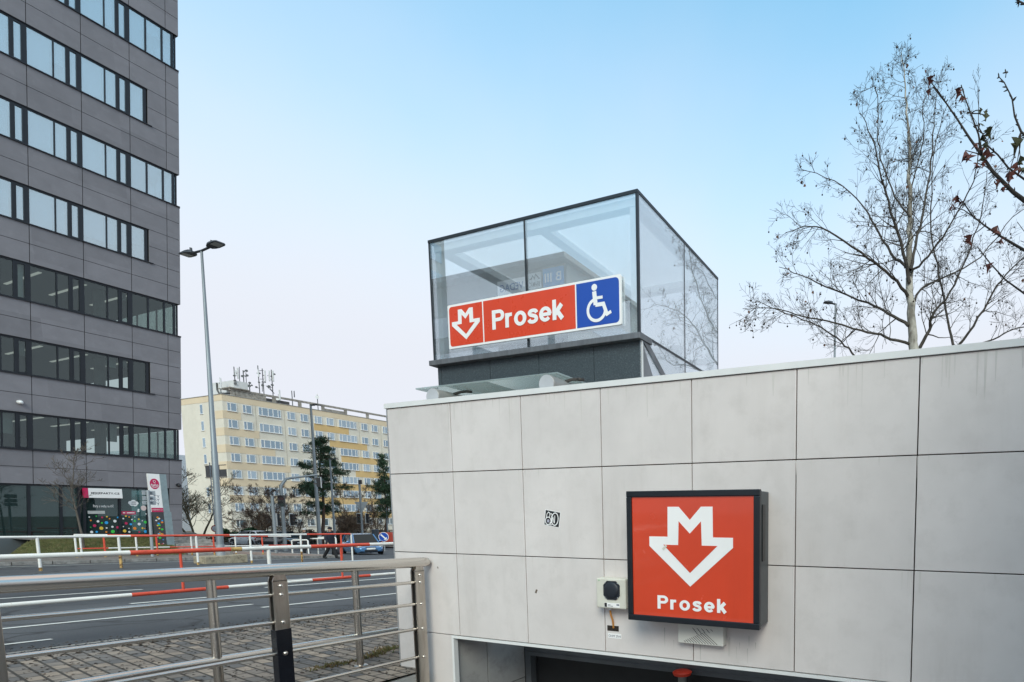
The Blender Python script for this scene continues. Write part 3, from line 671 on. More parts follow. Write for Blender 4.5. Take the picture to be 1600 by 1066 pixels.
# outer handrail on round posts
OX = -6.2
orl = thing('handrail', 'round post steel guard rail behind the stair handrail on block paving', 'handrail', (OX, 3, gz(0, 3)))
def oz(y): return .965 - .045 * (y - 4.06)
MB().tube([(OX, y, oz(y)) for y in (-3, 0, 3, 6.5)], .042, 20).build('top_rail', steel, orl, smooth=50)
MB().tube([(OX, y, .16 - .05 * (y - 4.06)) for y in (-3, 0, 3, 6.5)], .040, 20).build('lower_rail', steel, orl, smooth=50)
for y in (.5, onX(337, 1000, OX).y, onX(561, 1000, OX).y, 5.9):
    po = MB().tube([(OX, y, gz(0, y)), (OX, y, oz(y))], .035, 20).build('post', steel_round, orl, smooth=50)
    MB().tube([(OX, y, gz(0, y) + .001), (OX, y, gz(0, y) + .012)], [.075, .06], 16).build('base_plate', steel_dull, po, smooth=40)

# ------------------------------------------------------------------ red and white barriers
def barrier(label, X, y0, y1, tops, posts, r, grp='red and white pedestrian barriers', first_white=True, seg=3.0, y_off=0., end=True):
    """tops: list of (z at y0, z at y1, radius). coloured tube segments"""
    base = V((X, (y0 + y1) / 2, gz(0, (y0 + y1) / 2)))
    t = thing('barrier', label, 'barrier', base, grp)
    for ti, (za, zb, rr) in enumerate(tops):
        y = y0; w = first_white if ti == 0 else not first_white
        y2 = y0 + (y_off if y_off else seg)
        while y < y1 - .01:
            y2 = min(y2, y1)
            f = lambda q: za + (zb - za) * (q - y0) / (y1 - y0)
            MB().tube([(X, y, f(y)), (X, y2, f(y2))], rr, 12).build('rail_white' if w else 'rail_red', bar_white if w else bar_red, t, smooth=50)
            w = not w; y = y2; y2 += seg
    za, zb, rr = tops[0]
    for (y, c) in posts:
        zt = za + (zb - za) * (y - y0) / (y1 - y0); gb = gz(0, y) + (.1 if X < -33.2 else -.02)
        m = {'w': bar_white, 'r': bar_red, 'y': bar_white}[c]
        po = MB().tube([(X, y, gb), (X, y, zt - rr * .5)], r, 10).build('post', m, t, smooth=50)
        MB().tube([(X, y, gb), (X, y, gb + (.12 if c != 'y' else .5))], r * 1.06, 10).build('rusty_foot', rust, po, smooth=50)
    if end: MB().tube([(X, y1, zb), (X, y1 + rr * .8, zb - rr * .3), (X, y1 + rr * 1.2, zb - rr * 1.5), (X, y1 + rr * 1.2, gz(0, y1) + (.1 if X < -33.2 else -.02))], rr * .9, 10).build('bent_end', bar_white, t, smooth=50)
    return t
NX = -11.0
yj = [onX(q, 862, NX).y for q in (202, 362, 485, 577)]
t = thing('barrier', 'thick tubed red and white barrier nearest the steel rail along the road edge', 'barrier', (NX, 5, gz(0, 5)), 'red and white pedestrian barriers')
def nz(y): return onX(0, 871, NX).z + (onX(616, 849.6, NX).z - onX(0, 871, NX).z) * (y - onX(0, 871, NX).y) / (onX(616, 849.6, NX).y - onX(0, 871, NX).y)
def nz2(y): return .425 - .030 * (y - 2.91)
for fnz, ys_, rr, w in ((nz, [-4, -1.2] + yj + [9.6], .035, False), (nz2, [-4, -.6, onX(205, 930, NX).y, onX(356, 916, NX).y, onX(487, 905, NX).y, onX(578, 899, NX).y, 9.6], .029, False)):
    for a, b in zip(ys_[:-1], ys_[1:]):
        MB().tube([(NX, a, fnz(a)), (NX, b, fnz(b))], rr, 14).build('rail_white' if w else 'rail_red', bar_white if w else bar_red, t, smooth=50); w = not w
MB().tube([(NX, yj[1] - .02, nz(yj[1] - .02)), (NX, yj[1] + .13, nz(yj[1] + .13))], .0362, 14).build('rusty_joint', rust, t, smooth=50)
for (px, c) in ((283, 'r'), (421, 'w'), (534, 'r'), (-60, 'w')):
    y = onX(px, 880, NX).y; m = bar_white if c == 'w' else bar_red
    zb_ = gz(0, y) if c == 'w' else nz2(y)
    po = MB().tube([(NX, y, zb_), (NX, y, nz(y) - .02)], .028 if c == 'w' else .017, 12).build('post', m, t, smooth=50)
    if c == 'w': MB().tube([(NX, y, gz(0, y)), (NX, y, gz(0, y) + .2)], .031, 12).build('rusty_foot', rust, po, smooth=50)
def gy_of(px, py, X): return onX(px, py, X).y
X2 = -28.6
barrier('mid road red and white barrier with rust footed posts and rounded end', X2, -3, gy_of(547, 835, X2), [(1.09, .48, .042)],
        [(gy_of(187, 860, X2), 'y'), (gy_of(308, 860, X2), 'w'), (gy_of(392, 860, X2), 'w'), (gy_of(471, 860, X2), 'y'), (gy_of(534, 860, X2), 'r'), (gy_of(60, 860, X2), 'w')], .038, seg=3.0, y_off=1.6)
X3 = -36.0
barrier('far two rail red and white barrier along the pavement below the office', X3, gy_of(117, 850, X3), gy_of(455, 850, X3), [(.60, .18, .045), (-.02, -.34, .03)],
        [(gy_of(118, 850, X3), 'w'), (gy_of(126, 850, X3), 'w'), (gy_of(163, 850, X3), 'r'), (gy_of(213, 850, X3), 'w'), (gy_of(245, 850, X3), 'r'), (gy_of(299, 850, X3), 'w'), (gy_of(334, 850, X3), 'r'), (gy_of(368, 850, X3), 'w'), (gy_of(410, 850, X3), 'r')], .035, seg=2.1, y_off=1.0, end=False)
# crossing gates
def gate(px, py, w, h, label, red=False):
    p = onG(px, py); r = MB
    t = thing('crossing_gate', label, 'barrier', p, 'small gates at the crossing'); g0 = p.z
    d = V((.85, .53, 0)); m = bar_white
    a = p - d * w / 2; b = p + d * w / 2
    MB().tube([a, a + V((0, 0, h - .06)), a + V((0, 0, h)) + d * .06, b + V((0, 0, h)) - d * .06, b + V((0, 0, h - .06)), b], .042, 10).build('hoop', m, t, smooth=50)
    MB().tube([a + V((0, 0, h * .5)), b + V((0, 0, h * .5))], .03, 8).build('middle_rail', bar_red if red else m, t, smooth=50)
gate(496, 866, 1.05, 1.05, 'white hoop gate just left of the walking man')
gate(512, 866, 1.1, 1.15, 'white hoop gate with red middle rail behind the walking man', True)
gate(470, 867, .9, .95, 'low white hoop gate beside the standing person with the pale hat')

# ------------------------------------------------------------------ apartment block
XA = -110.; YA = 52.82; ZG = -2.1
ap = thing('apartment_building', 'cream and orange panel apartment block with rooftop antennas behind bare trees', 'building', (XA - 6, YA + 15, ZG))
cream_w = M('apartment_render', (.70, .65, .55), .85, var=.06, scale=.4, col2=(.64, .59, .49), lo=.5, hi=.8)
peach = M('apartment_peach', (.70, .57, .40), .85, var=.06, scale=.4)
orange = M('apartment_orange', (.64, .44, .20), .85, var=.08, scale=.4)
pale = M('apartment_pale', (.62, .57, .46), .85, var=.05, scale=.4)
winwh = M('window_white', (.75, .75, .74), .5)
winglass = mirror_glass('apartment_glass', (.04, .07, .09), .34, (.66, .86, .98), vary=.2)
ZTOP = 21.03; LEN = 40.
MB().box(XA - 12, XA, YA, YA + LEN, ZG, ZTOP).build('wall', cream_w, ap)
mb = MB(); e = .03
mb.box(XA, XA + e, YA, YA + LEN, 20.0, ZTOP - .01)
rows = [19.86 - 2.775 * k for k in range(8)]
ends = [55.2, 57.6, 59.8, 62.0, 66.0, 66.0]
for k, en in enumerate(ends): mb.box(XA, XA + e, YA - e, en, rows[k] - 1.38 - 1.3, rows[k] - 1.40)
for k in range(5): mb.box(XA - (2.2 + .7 * ((k * 7) % 3)), XA + e - .01, YA - e, YA, rows[k] - 2.72, rows[k] - 1.42)
mb.box(XA - 12, XA, YA - e, YA, 20.05, ZTOP - .01)
mb.build('painted_band', peach, ap)
mb = MB()
for k, (s_, en) in enumerate([(66.4, 72.7), (69.0, 76.2), (71.0, 78.2), (73.6, 82), (69.5, 79), (66.5, 92.8), (66.5, 92.8)]):
    mb.box(XA, XA + e + .004, s_, en, rows[k] - 1.36 - 1.32, rows[k] - 1.41)
mb.build('orange_band', orange, ap)
mb = MB()
for y in (57.3, 61.6, 66.0, 70.4, 74.8, 79.3): mb.box(XA, XA + .012, y - .03, y + .03, ZG, ZTOP - 1.1)
mb.build('panel_joints', M('facade_joint', (.4, .36, .28), .9), ap)
MB().box(XA - 12.1, XA + .1, YA - .1, YA + LEN, ZTOP, ZTOP + .08).build('parapet_cap', M('parapet_grey', (.36, .35, .33), .7), ap)
def win_proto(w, h, muls):
    mb = MB(); f = .075
    mb.box(.02, .10, 0, w, 0, f); mb.box(.02, .10, 0, w, h - f, h); mb.box(.02, .10, 0, f, f, h - f); mb.box(.02, .10, w - f, w, f, h - f)
    for u in muls: mb.box(.02, .095, u * w - .06, u * w + .06, f, h - f)
    mb.box(.02, .16, -.05, w + .05, -.06, -.002)
    fo = mb.build('window', winwh, ap, local=True)
    pn = MB().box(.03, .06, f, w - f, f, h - f).build('pane', winglass, fo, local=True)
    return fo
def put_win(proto, first, y, z, xoff=0.):
    if first: w = proto
    else:
        w = proto.copy(); COL.objects.link(w); w.parent = ap
        for ch in list(proto.children): c = ch.copy(); COL.objects.link(c); c.parent = w
    w.location = V((XA + xoff, y, z)) - ORG[ap.name]
prN = win_proto(1.30, 1.36, [.36]); prW = win_proto(3.36, 1.38, [.16, .43, .64, .87])
cn_ = 0; cw_ = 0
for k in range(8):
    zz = rows[k] - 1.37
    for b in range(3):
        o = 13.16 * b
        for (y, wide) in ((53.36, 0), (55.45, 0), (57.69, 1), (62.02, 0), (64.14, 0)):
            if y + o > YA + LEN - 3.5: continue
            if wide: put_win(prW, cw_ == 0, y + o, zz); cw_ += 1
            else: put_win(prN, cn_ == 0, y + o, zz); cn_ += 1
# gable windows and loggia
gw = MB(); gw.box(0, .82, -.02, .04, 0, .06); gw.box(0, .82, -.02, .04, 1.52, 1.58); gw.box(0, .07, -.02, .04, .06, 1.52); gw.box(.75, .82, -.02, .04, .06, 1.52); gw.box(-.1, .92, -.1, .0, -.06, -.001)
g0 = gw.build('gable_window', winwh, ap, local=True); MB().box(.07, .75, -.012, .03, .06, 1.52).build('pane', winglass, g0, local=True)
for k in range(7):
    if k == 4: continue
    if k == 0: w = g0
    else:
        w = g0.copy(); COL.objects.link(w); w.parent = ap; c = g0.children[0].copy(); COL.objects.link(c); c.parent = w
    w.location = V((XA - 6.45, YA, rows[k] - 1.65)) - ORG[ap.name]
mb = MB(); mb.box(XA - 6.3, XA - .35, YA - .02, YA + .0, 7.62, 9.5); mb.build('loggia', M('loggia_dark', (.03, .03, .033), .6, var=.5, scale=1), ap)
mb = MB(); mb.box(XA - 6.4, XA - .25, YA - .1, YA - .021, 9.5, 9.6); mb.box(XA - 6.4, XA - .25, YA - .1, YA - .021, 7.5, 7.62); mb.box(XA - 3.4, XA - 3.25, YA - .06, YA - .021, 7.62, 9.5); mb.build('loggia_frame', M('loggia_frame', (.2, .18, .15), .7), ap)
# concrete frame on the roof edge
rc = M('roof_concrete', (.34, .31, .27), .9, var=.25, scale=1.2, col2=(.18, .16, .14))
mb = MB(); XE = XA - 1.6
mb.box(XE - .3, XE, YA + 1.9, YA + LEN, 22.25, 22.6)
for y in (54.9, 58.2, 60.9, 65.0, 69.0, 73.2, 77.6, 82.0): mb.box(XE - .25, XE - .02, y, y + .5, ZTOP + .08, 22.24)
mb.box(XE - .28, XE - .05, 55.5, 59.9, ZTOP + .09, 22.2); mb.box(XE - .27, XE - .1, 69.6, 73.1, ZTOP + .09, 21.9)
mb.box(XE - 3, XE + .3, 54.6, 57.4, 22.6, 22.75)
mb.build('roof_frame', rc, ap)
mb = MB(); mb.box(XE - 4, XE - .9, 58.4, 64, ZTOP + .1, 22.1); mb.build('roof_plant', M('roof_plant_dark', (.09, .09, .095), .8, var=.4, scale=1), ap)
mb = MB(); mb.box(XA - 8.9, XA - 2.6, YA + 3, YA + 5.0, ZTOP + .09, 24.2); mb.build('lift_penthouse', M('penthouse_white', (.6, .6, .59), .8, var=.08, scale=.5, col2=(.42, .41, .39), lo=.6, hi=.8), ap)
mb = MB(); mb.tube([(XA - 3.1, YA + 3.0, 22.0), (XA - 6.8, YA + 2.9, 22.3), (XA - 7.2, YA + 2.9, 22.9), (XA - 7.2, YA + 2.9, 24.1)], .13, 6); mb.build('roof_pipe', M('pipe_dark', (.07, .07, .07), .7), ap)
# antenna masts
ant_w = M('antenna_white', (.70, .70, .69), .5); ant_d = M('antenna_steel', (.10, .105, .11), .6, .3)
def z6(x, y): return (350 + x / 10.667, 570 + y / 10.667)
def mast(label, px, ptop, pbot, panels, dishes, X=XA - 3.0, bars=(), drums=()):
    a = onX(*z6(px, ptop), X); b = onX(*z6(px, pbot), X); b.z = max(b.z, ZTOP)
    zb = ZTOP + .08
    t = thing('antenna_mast', label, 'antenna', (X, b.y, zb), 'antennas on the apartment roof')
    MB().tube([(X, b.y, zb), (X, b.y, a.z)], .07, 6).build('mast', ant_d, t)
    for (x0, x1, y0, y1) in panels:
        p = onX(*z6(x0, y0), X + .35); q = onX(*z6(x1, y1), X + .35)
        mb = MB(); mb.bbox(X + .22, X + .42, p.y, p.y + max(.2, (q.y - p.y) * .75), q.z, p.z, .04); mb.build('panel_antenna', ant_w, t)
        mb = MB(); mb.box(X - .05, X + .25, min(b.y, p.y), max(b.y, p.y + .1), (p.z + q.z) / 2, (p.z + q.z) / 2 + .08); mb.build('bracket', ant_d, t)
    for (x, y, r) in dishes:
        p = onX(*z6(x, y), X + .3); mb = MB(); mb.tube([(X + .2, p.y, p.z), (X + .5, p.y - .2, p.z)], [r * .4, r * .72], 12); mb.build('dish', ant_d if y < 400 else ant_w, t, smooth=40)
        mb = MB(); mb.tube([(X, b.y, p.z), (X + .2, p.y, p.z)], .05, 5); mb.build('dish_arm', ant_d, t)
    for (x0, y0, x1, y1) in bars:
        p = onX(*z6(x0, y0), X); q = onX(*z6(x1, y1), X); MB().tube([p, q], .05, 5).build('strut', ant_d, t)
    return t
mast('leftmost tall mast with two long white panel antennas on the roof', 195, 40, 430, [(180, 200, 90, 190), (215, 248, 50, 240)], [(185, 190, .25), (195, 270, .25), (200, 320, .3)], bars=[(255, 35, 262, 320)])
mast('thin lattice mast with several small round drums second from left', 340, 100, 400, [], [(385, 108, .3), (318, 198, .28), (398, 186, .28), (340, 120, .2)], bars=[(365, 130, 375, 380), (340, 200, 398, 190), (322, 345, 390, 345)])
mast('short rooftop mast with dark drums between the taller masts', 430, 300, 420, [], [(440, 310, .28), (430, 360, .35), (475, 350, .2)])
mast('tall mast with left white panel and thin spike on top', 595, 20, 460, [(560, 588, 80, 205)], [(595, 300, .22), (550, 380, .25), (605, 150, .2)], bars=[(590, 100, 655, 95), (600, 240, 665, 240)])
mast('mast joined by crossbars to its neighbour with right white panel', 665, 70, 460, [(668, 690, 90, 270)], [(655, 350, .3), (695, 295, .2)], bars=[(635, 270, 640, 450), (700, 350, 840, 480)])
mast('rightmost tall mast with broad white panel and dark drums low down', 815, 90, 470, [(800, 845, 95, 285), (740, 765, 95, 275)], [(852, 165, .22), (760, 370, .35), (815, 345, .3)], bars=[(765, 250, 810, 260), (765, 380, 825, 480)])
mast('single white panel antenna on a short stub in front of the roof frame', 930, 420, 600, [(912, 945, 415, 600)], [(900, 580, .3)], X=XA - .8)
mast('short twin stub antennas in the middle of the roof', 1135, 435, 540, [], [], bars=[(1170, 435, 1178, 545), (1165, 440, 1170, 540)])
mast('small round headed antenna near the right end of the roof', 1560, 490, 610, [], [(1560, 545, .45), (1560, 500, .15)])
p1 = onX(344, 610, XA - 4)
mast('white stick antenna beside the white roof penthouse', -55, 220, 400, [(-72, -40, 220, 400)], [], X=XA - 4)
# far pale house peeking between the office and the block
fh = thing('far_building', 'pale blue grey building glimpsed between the office and the apartment block', 'building', (-150, 60, ZG))
MB().box(-160, -140, 52, 70, ZG, 13).build('wall', M('far_wall', (.5, .54, .6), .8), fh)
mb = MB()
for k in range(4):
    for j in range(4): mb.box(-139.99, -139.9, 53 + j * 4.2, 55 + j * 4.2, .5 + k * 3, 2 + k * 3)
mb.build('windows', winglass, fh)
# ------------------------------------------------------------------ leaning office tower
XO = -42.5; K = .06
shear = lambda v: (v.x, v.y + K * v.z, v.z)
of = thing('office_building', 'tall dark grey leaning office tower with window bands at left edge', 'building', (XO - 10, 10, 0.2))
cladm = M('office_cladding', (.205, .198, .215), .5, .1, var=.08, scale=1.4, col2=(.24, .233, .25), lo=.55, hi=.8, tile=((50, 1.78, .95), (0, 2.0, .2)), tilevar=.09)
backm = M('office_joint', (.012, .012, .014), .8)
Jn = [15.9 - 1.78 * k for k in range(9)]; YL = Jn[-1]
edges = Jn[::-1] + [17.38, 17.95]
bands = [(4.74, 6.57, 1), (8.44, 10.24, 0), (12.10, 14.0, 1), (15.90, 17.78, 0), (19.72, 21.60, 1), (23.63, 25.62, 0), (27.60, 29.62, 1), (31.55, 33.45, 0)]
sp_ = [(3.03, 4.74)] + [(bands[i][1], bands[i + 1][0]) for i in range(7)] + [(33.45, 36.0)]
XBACK = XO - 22
core = MB()
g = .012
for (za, zb) in sp_:
    zm = (za + zb) / 2; mb = MB()
    for (z0_, z1_) in ((za, zm), (zm, zb)):
        for a, b in zip(edges[:-1], edges[1:]): mb.box(XO - .04, XO, a + g, b - g, z0_ + g, z1_ - g)
        for k in range(9): mb.box(XO - 2.2 * (k + 1) + g, XO - 2.2 * k - g - (.045 if k == 0 else 0), 17.91, 17.95, z0_ + g, z1_ - g)
    core.box(XBACK, XO - .041, YL, 17.909, za + .004, zb - .004); mb.xf(shear).build('cladding_band', cladm, of)
for (za, zb, full) in bands:
    zm = (za + zb) / 2
    if not full:
        mb = MB()
        for (z0_, z1_) in ((za, zm), (zm, zb)):
            mb.box(XO - .04, XO, 16.62, 17.38 - g, z0_ + g, z1_ - g); mb.box(XO - .04, XO, 17.38 + g, 17.95 - g, z0_ + g, z1_ - g)
            mb.box(XO - 2.2 + g, XO - .045, 17.91, 17.95, z0_ + g, z1_ - g)
        core.box(XO - 2.2, XO - .041, 16.62, 17.909, za - .003, zb + .003); mb.xf(shear).build('cladding_pier', cladm, of)
mb = MB()
for (z0_, z1_) in ((.28, 1.15), (1.15, 2.09), (2.09, 3.03)):
    mb.box(XO - .04, XO, 17.38 + g, 17.95 - g, z0_ + g, z1_ - g); mb.box(XO - 2.2, XO - .045, 17.91, 17.95, z0_ + g, z1_ - g)
core.box(XO - 2.2, XO - .041, 17.36, 17.909, .2, 3.03)
mb.xf(shear).build('cladding_pier', cladm, of); core.box(XBACK, XBACK + 8, YL, 17.9, 0, 36); core.xf(shear).build('floor_structure', backm, of)
inm = M('office_interior', (.16, .165, .16), .8, var=.4, scale=.8)
mb = MB(); mb.box(XO - 9, XO - 8.8, YL, 13.2, 0, 35.9)
for (za, zb, full) in bands:
    for yy in (4.5, 8.05, 11.6, 15.2): mb.tube([(XO - 1.6, yy, za), (XO - 1.6, yy, zb)], .22, 10)
mb.xf(shear).build('interior', inm, of)
ceil_l = M('ceiling_strip', (.7, .7, .66), .7)
_p = [n for n in ceil_l.node_tree.nodes if n.type == 'BSDF_PRINCIPLED'][0]; _p.inputs['Emission Color'].default_value = (1, .97, .9, 1); _p.inputs['Emission Strength'].default_value = .3
mb = MB()
for (za, zb, full) in bands[:3]:
    for k in range(9): mb.box(XO - 5, XO - 1.0, 3.6 + 1.55 * k, 3.72 + 1.55 * k, zb - .05, zb - .02)
mb.xf(shear).build('ceiling_lights', ceil_l, of)
sills = MB()
g_up = glass('office_glass_upper', (.74, .83, .88), .40, .22, (.52, .66, .74), rcol=(.86, .97, 1.)); g_lo = glass('office_glass_lower', (.66, .72, .70), .07, 0, rcol=(.75, .85, .86)); g_sh = glass('shop_glass', (.42, .58, .57), .07, .16, (.16, .25, .25), rcol=(.7, .8, .8))  # upper panes milky sky-blue, lower dark: mirrored sky and trees put in colour
blind_or_sky_tone = M('sky_tone_sheet', (.66, .76, .84), .8, var=.06, scale=.6)  # pale blue sheets behind upper panes, coloured as the sky they would mirror
_t = blind_or_sky_tone.node_tree; _p = [n for n in _t.nodes if n.type == 'BSDF_PRINCIPLED'][0]; _l = _p.inputs['Base Color'].links[0].from_socket; _o = N(_t, 'ObjectInfo')
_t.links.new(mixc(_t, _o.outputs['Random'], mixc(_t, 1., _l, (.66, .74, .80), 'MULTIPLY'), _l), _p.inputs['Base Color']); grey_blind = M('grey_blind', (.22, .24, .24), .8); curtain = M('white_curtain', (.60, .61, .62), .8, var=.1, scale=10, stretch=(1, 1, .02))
for bi, (za, zb, full) in enumerate(bands):
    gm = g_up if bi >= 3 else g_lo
    yend = 17.74 if full else 16.58
    sills.box(XO - .1, XO + .06, YL, yend + .2, za - .02, za + .03); sills.box(XO - .16, XO - .045, YL, yend + .02, zb - .03, zb + .0)
    if full: sills.box(XO - .06, XO - .12 + .06, yend, yend, za, zb)
    for k in range(-1, 8):
        y0_ = Jn[k] if k >= 0 else None
        if k == -1:
            ya, yb = Jn[0], yend
            muls = [(ya + .05, 16.55, 'p'), (16.62, 17.22, 'p'), (17.30, yend - .1, 'p')] if full else [(ya + .05, yend - .12, 'p')]
        else:
            ya, yb = Jn[k + 1], Jn[k]
            muls = [(ya + .04, ya + .85, 'p'), (ya + .90, ya + 1.28, 'p'), (ya + 1.37, yb - .09, 's')]
        f = MB(); d0, d1 = XO - .14, XO - .07
        f.box(d0, d1, ya, yb, za + .03, za + .08); f.box(d0, d1, ya, yb, zb - .09, zb - .03)
        zs = [za + .08, zb - .09]
        pos = [ya] + [q for m_ in muls for q in (m_[0], m_[1])] + [yb]
        for i in range(0, len(pos), 2): f.box(d0, d1, pos[i], max(pos[i + 1], pos[i] + .03), *zs)
        fo = f.xf(shear).build('window', dark_metal, of)
        pn = MB()
        for (a, b, c) in muls: pn.box(XO - .115, XO - .105, a, b, *zs)
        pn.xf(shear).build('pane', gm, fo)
        for (a, b, c) in muls:
            if c == 's': f2 = MB(); f2.box(XO - .15, XO - .06, a - .0, a + .05, *zs); f2.box(XO - .15, XO - .06, b - .05, b, *zs); f2.box(XO - .15, XO - .06, a + .05, b - .05, zs[0], zs[0] + .05); f2.box(XO - .15, XO - .06, a + .05, b - .05, zs[1] - .05, zs[1]); f2.xf(shear).build('sash', dark_metal, fo)
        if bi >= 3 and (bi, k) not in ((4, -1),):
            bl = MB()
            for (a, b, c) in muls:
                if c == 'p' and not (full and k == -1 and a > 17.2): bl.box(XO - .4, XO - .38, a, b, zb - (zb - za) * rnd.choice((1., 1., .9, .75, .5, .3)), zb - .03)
            if bl.v: bl.xf(shear).build('blind_or_sky_tone', blind_or_sky_tone, fo)
        if bi < 3 and k >= 0:
            bl = MB()
            for (a, b, c) in muls:
                if rnd.random() < .3: bl.box(XO - .4, XO - .38, a, b, zb - (zb - za) * rnd.uniform(.15, .6), zb - .03)
            if bl.v: bl.xf(shear).build('blind_or_sky_tone', grey_blind, fo)
        if k in (0, 1, 2, 3, 4) and (bi >= 3 or (bi == 2 and k == 2)):
            cu_ = MB()
            for (a, b, c) in muls:
                if c == 's': cu_.box(XO - .3, XO - .28, a + .03, b - .05, zs[0], zs[1])
            cu_.xf(shear).build('curtain', curtain, fo)
    if full:   # return windows round the corner
        f = MB()
        for k in range(4): f.box(XO - .1 - 2.2 * k - .06, XO - .1 - 2.2 * k, 17.80, 17.86, za + .03, zb - .03)
        fo = f.xf(shear).build('window', dark_metal, of)
        pn = MB()
        for k in range(3): pn.box(XO - .1 - 2.2 * (k + 1), XO - .16 - 2.2 * k, 17.82, 17.83, za + .03, zb - .04)
        pn.xf(shear).build('pane', gm, fo)
        sills.box(XO - 7, XO - .101, 17.8, 18.0, za - .019, za + .03)
sills.xf(shear).build('sill', dark_metal, of)
# shop front
shm = [YL, 7.5, 9.3, 10.9, 12.21, 13.25, 13.87, 14.06, 15.36, 16.48, 17.36]
f = MB(); f.box(XO - .14, XO - .06, YL, 17.36, 2.95, 3.02); f.box(XO - .14, XO - .06, 13.87, 17.36, .25, .36)
for q in shm: f.box(XO - .16, XO - .05, q - .05, q + .05, -1.0 if q < 13.5 else .25, 2.95)
so = f.xf(shear).build('shopfront', dark_metal, of)
road_tone = mirror_glass('road_tone_glass', (.13, .15, .16), .12)  # grey base colour stands for the road mirrored in the lower panes
for a, b in zip(shm[:-1], shm[1:]):
    MB().box(XO - .11, XO - .10, a + .05, b - .05, .36, 2.95).xf(shear).build('pane', g_sh, so)
    if b < 14.0: MB().box(XO - .11, XO - .095, a + .05, b - .05, -1.0, .355).xf(shear).build('road_tone_pane', road_tone, so)
mb = MB(); mb.box(XO - 4.2, XO - 4, YL, 17.3, -1.2, 3.0); mb.box(XO - 4, XO - .2, YL, 17.3, 2.96, 3.0); mb.xf(shear).build('shop_interior', M('shop_interior', (.10, .12, .12), .7, var=.6, scale=.7), of)
mb = MB(); mb.box(XO - 4, XO - .2, YL, 17.3, -.9, -.85); mb.xf(shear).build('shop_floor', M('shop_floor', (.2, .2, .2), .5), of)
DOTC = [('dot_white', (.75, .75, .75)), ('dot_crimson', (.5, .015, .09)), ('dot_blue', (.02, .33, .72)), ('dot_yellow', (.72, .48, .05)), ('dot_green', (.04, .5, .06)), ('dot_orange', (.75, .22, .02))]
def z3p(x, y): return (120 + x / 8.2, 730 + y / 8.2)
def fac(x, y, X=XO - .09): p = onX(*z3p(x, y), X); return p.y, p.z
dots = [(160, 640, 10, 0), (250, 628, 9, 4), (325, 645, 14, 1), (385, 635, 12, 3), (180, 683, 12, 5), (272, 695, 18, 0), (322, 715, 13, 4), (228, 750, 22, 1), (315, 783, 26, 3), (380, 712, 24, 2), (420, 662, 11, 5), (488, 692, 22, 0), (527, 645, 14, 2), (522, 772, 19, 1), (456, 765, 16, 0), (462, 825, 26, 4), (383, 780, 12, 0), (255, 830, 16, 2), (190, 832, 20, 0), (378, 832, 14, 5), (178, 770, 8, 4),
        (595, 660, 12, 0), (628, 628, 13, 3), (670, 640, 12, 5), (632, 720, 21, 1), (692, 732, 18, 2), (705, 672, 11, 0), (742, 690, 17, 4), (742, 640, 8, 0), (793, 668, 13, 3), (798, 730, 22, 0), (878, 705, 23, 4), (838, 688, 9, 0), (840, 782, 14, 3), (742, 785, 25, 5), (612, 818, 25, 3), (668, 785, 9, 0), (672, 830, 15, 0), (880, 825, 23, 2), (800, 832, 14, 1), (915, 772, 15, 0), (868, 785, 9, 5), (912, 660, 10, 1), (595, 762, 9, 0)]
for ci, (n_, c) in enumerate(DOTC):
    mb = MB()
    for i, (x, y, r, k) in enumerate(dots):
        if k != ci: continue
        yy, zz = fac(x, y); rr = r / 8.2 * .0235 * 1.05
        mb.prism(circ(yy, zz, rr * .95, 14, rr * 1.15), EAST((XO - .095 + i * .0004, 0, 0)), .002)
    mb.build('window_dots', M(n_, c, .5, var=.02), so)
def wtext(s, x, y, wpx, mat, parent=so, h=None, bold=.0, X=XO - .085):
    yy, zz = fac(x, y, X); w = fac(x + wpx / 2, y, X)[0] - fac(x - wpx / 2, y, X)[0]
    return text(s, 'lettering', mat, parent, EAST((X, 0, 0)), yy, zz, w=w, h=h, bold=bold, depth=.004)
wtext('Party a svatby na klíč', 342, 498, 260, white_sign, bold=.012, h=.14)
def wrect(x0, x1, y0, y1, mat, name, X=XO - .09, t=.004):
    a, b = fac(x0, y0, X), fac(x1, y1, X); return MB().prism([(a[0], b[1]), (b[0], b[1]), (b[0], a[1]), (a[0], a[1])], EAST((X, 0, 0)), t).build(name, mat, so)
wrect(137, 362, 560, 598, M('notice_grey', (.42, .43, .42), .6), 'notice_strip'); wrect(565, 755, 566, 606, M('dot_crimson', (.5, .015, .09)), 'red_strip')
mb = MB()
for k_, (x_, l_) in enumerate(((592, 28), (640, 100))):
    a = fac(x_, 586, XO - .078); b = fac(x_ + l_, 586, XO - .078); stroke(mb, [a, b], .045, EAST((XO - .078, 0, 0)), .001 + k_ * .0002)
mb.build('strip_print', white_sign, so)
for grp_ in (((690, 458, 36), (725, 445, 38), (760, 462, 34), (705, 478, 30), (745, 482, 32)), ((787, 565, 18), (790, 545, 14)), ((895, 600, 18),)):
    mb = MB()
    for i, (x, y, r) in enumerate(grp_): yy, zz = fac(x, y); rr = r / 8.2 * .0235; mb.prism(circ(yy, zz, rr, 12), EAST((XO - .09 + .0005 * i, 0, 0)), .002)
    mb.build('cloud_sticker', white_sign, so)
mb = MB()
for k_, (x_, y_, l_) in enumerate(((700, 448, 55), (695, 474, 65))):
    a = fac(x_, y_, XO - .078); b = fac(x_ + l_, y_, XO - .078); stroke(mb, [a, b], .035, EAST((XO - .078, 0, 0)), .001 + k_ * .0002)
mb.build('cloud_print', ink, so)
mb = MB(); yy, zz = fac(855, 525); mb.prism(circ(yy, zz, .115, 16, .15), EAST((XO - .088, 0, 0)), .003); mb.build('balloon_sticker', M('balloon_pink', (.62, .5, .48), .5), so)
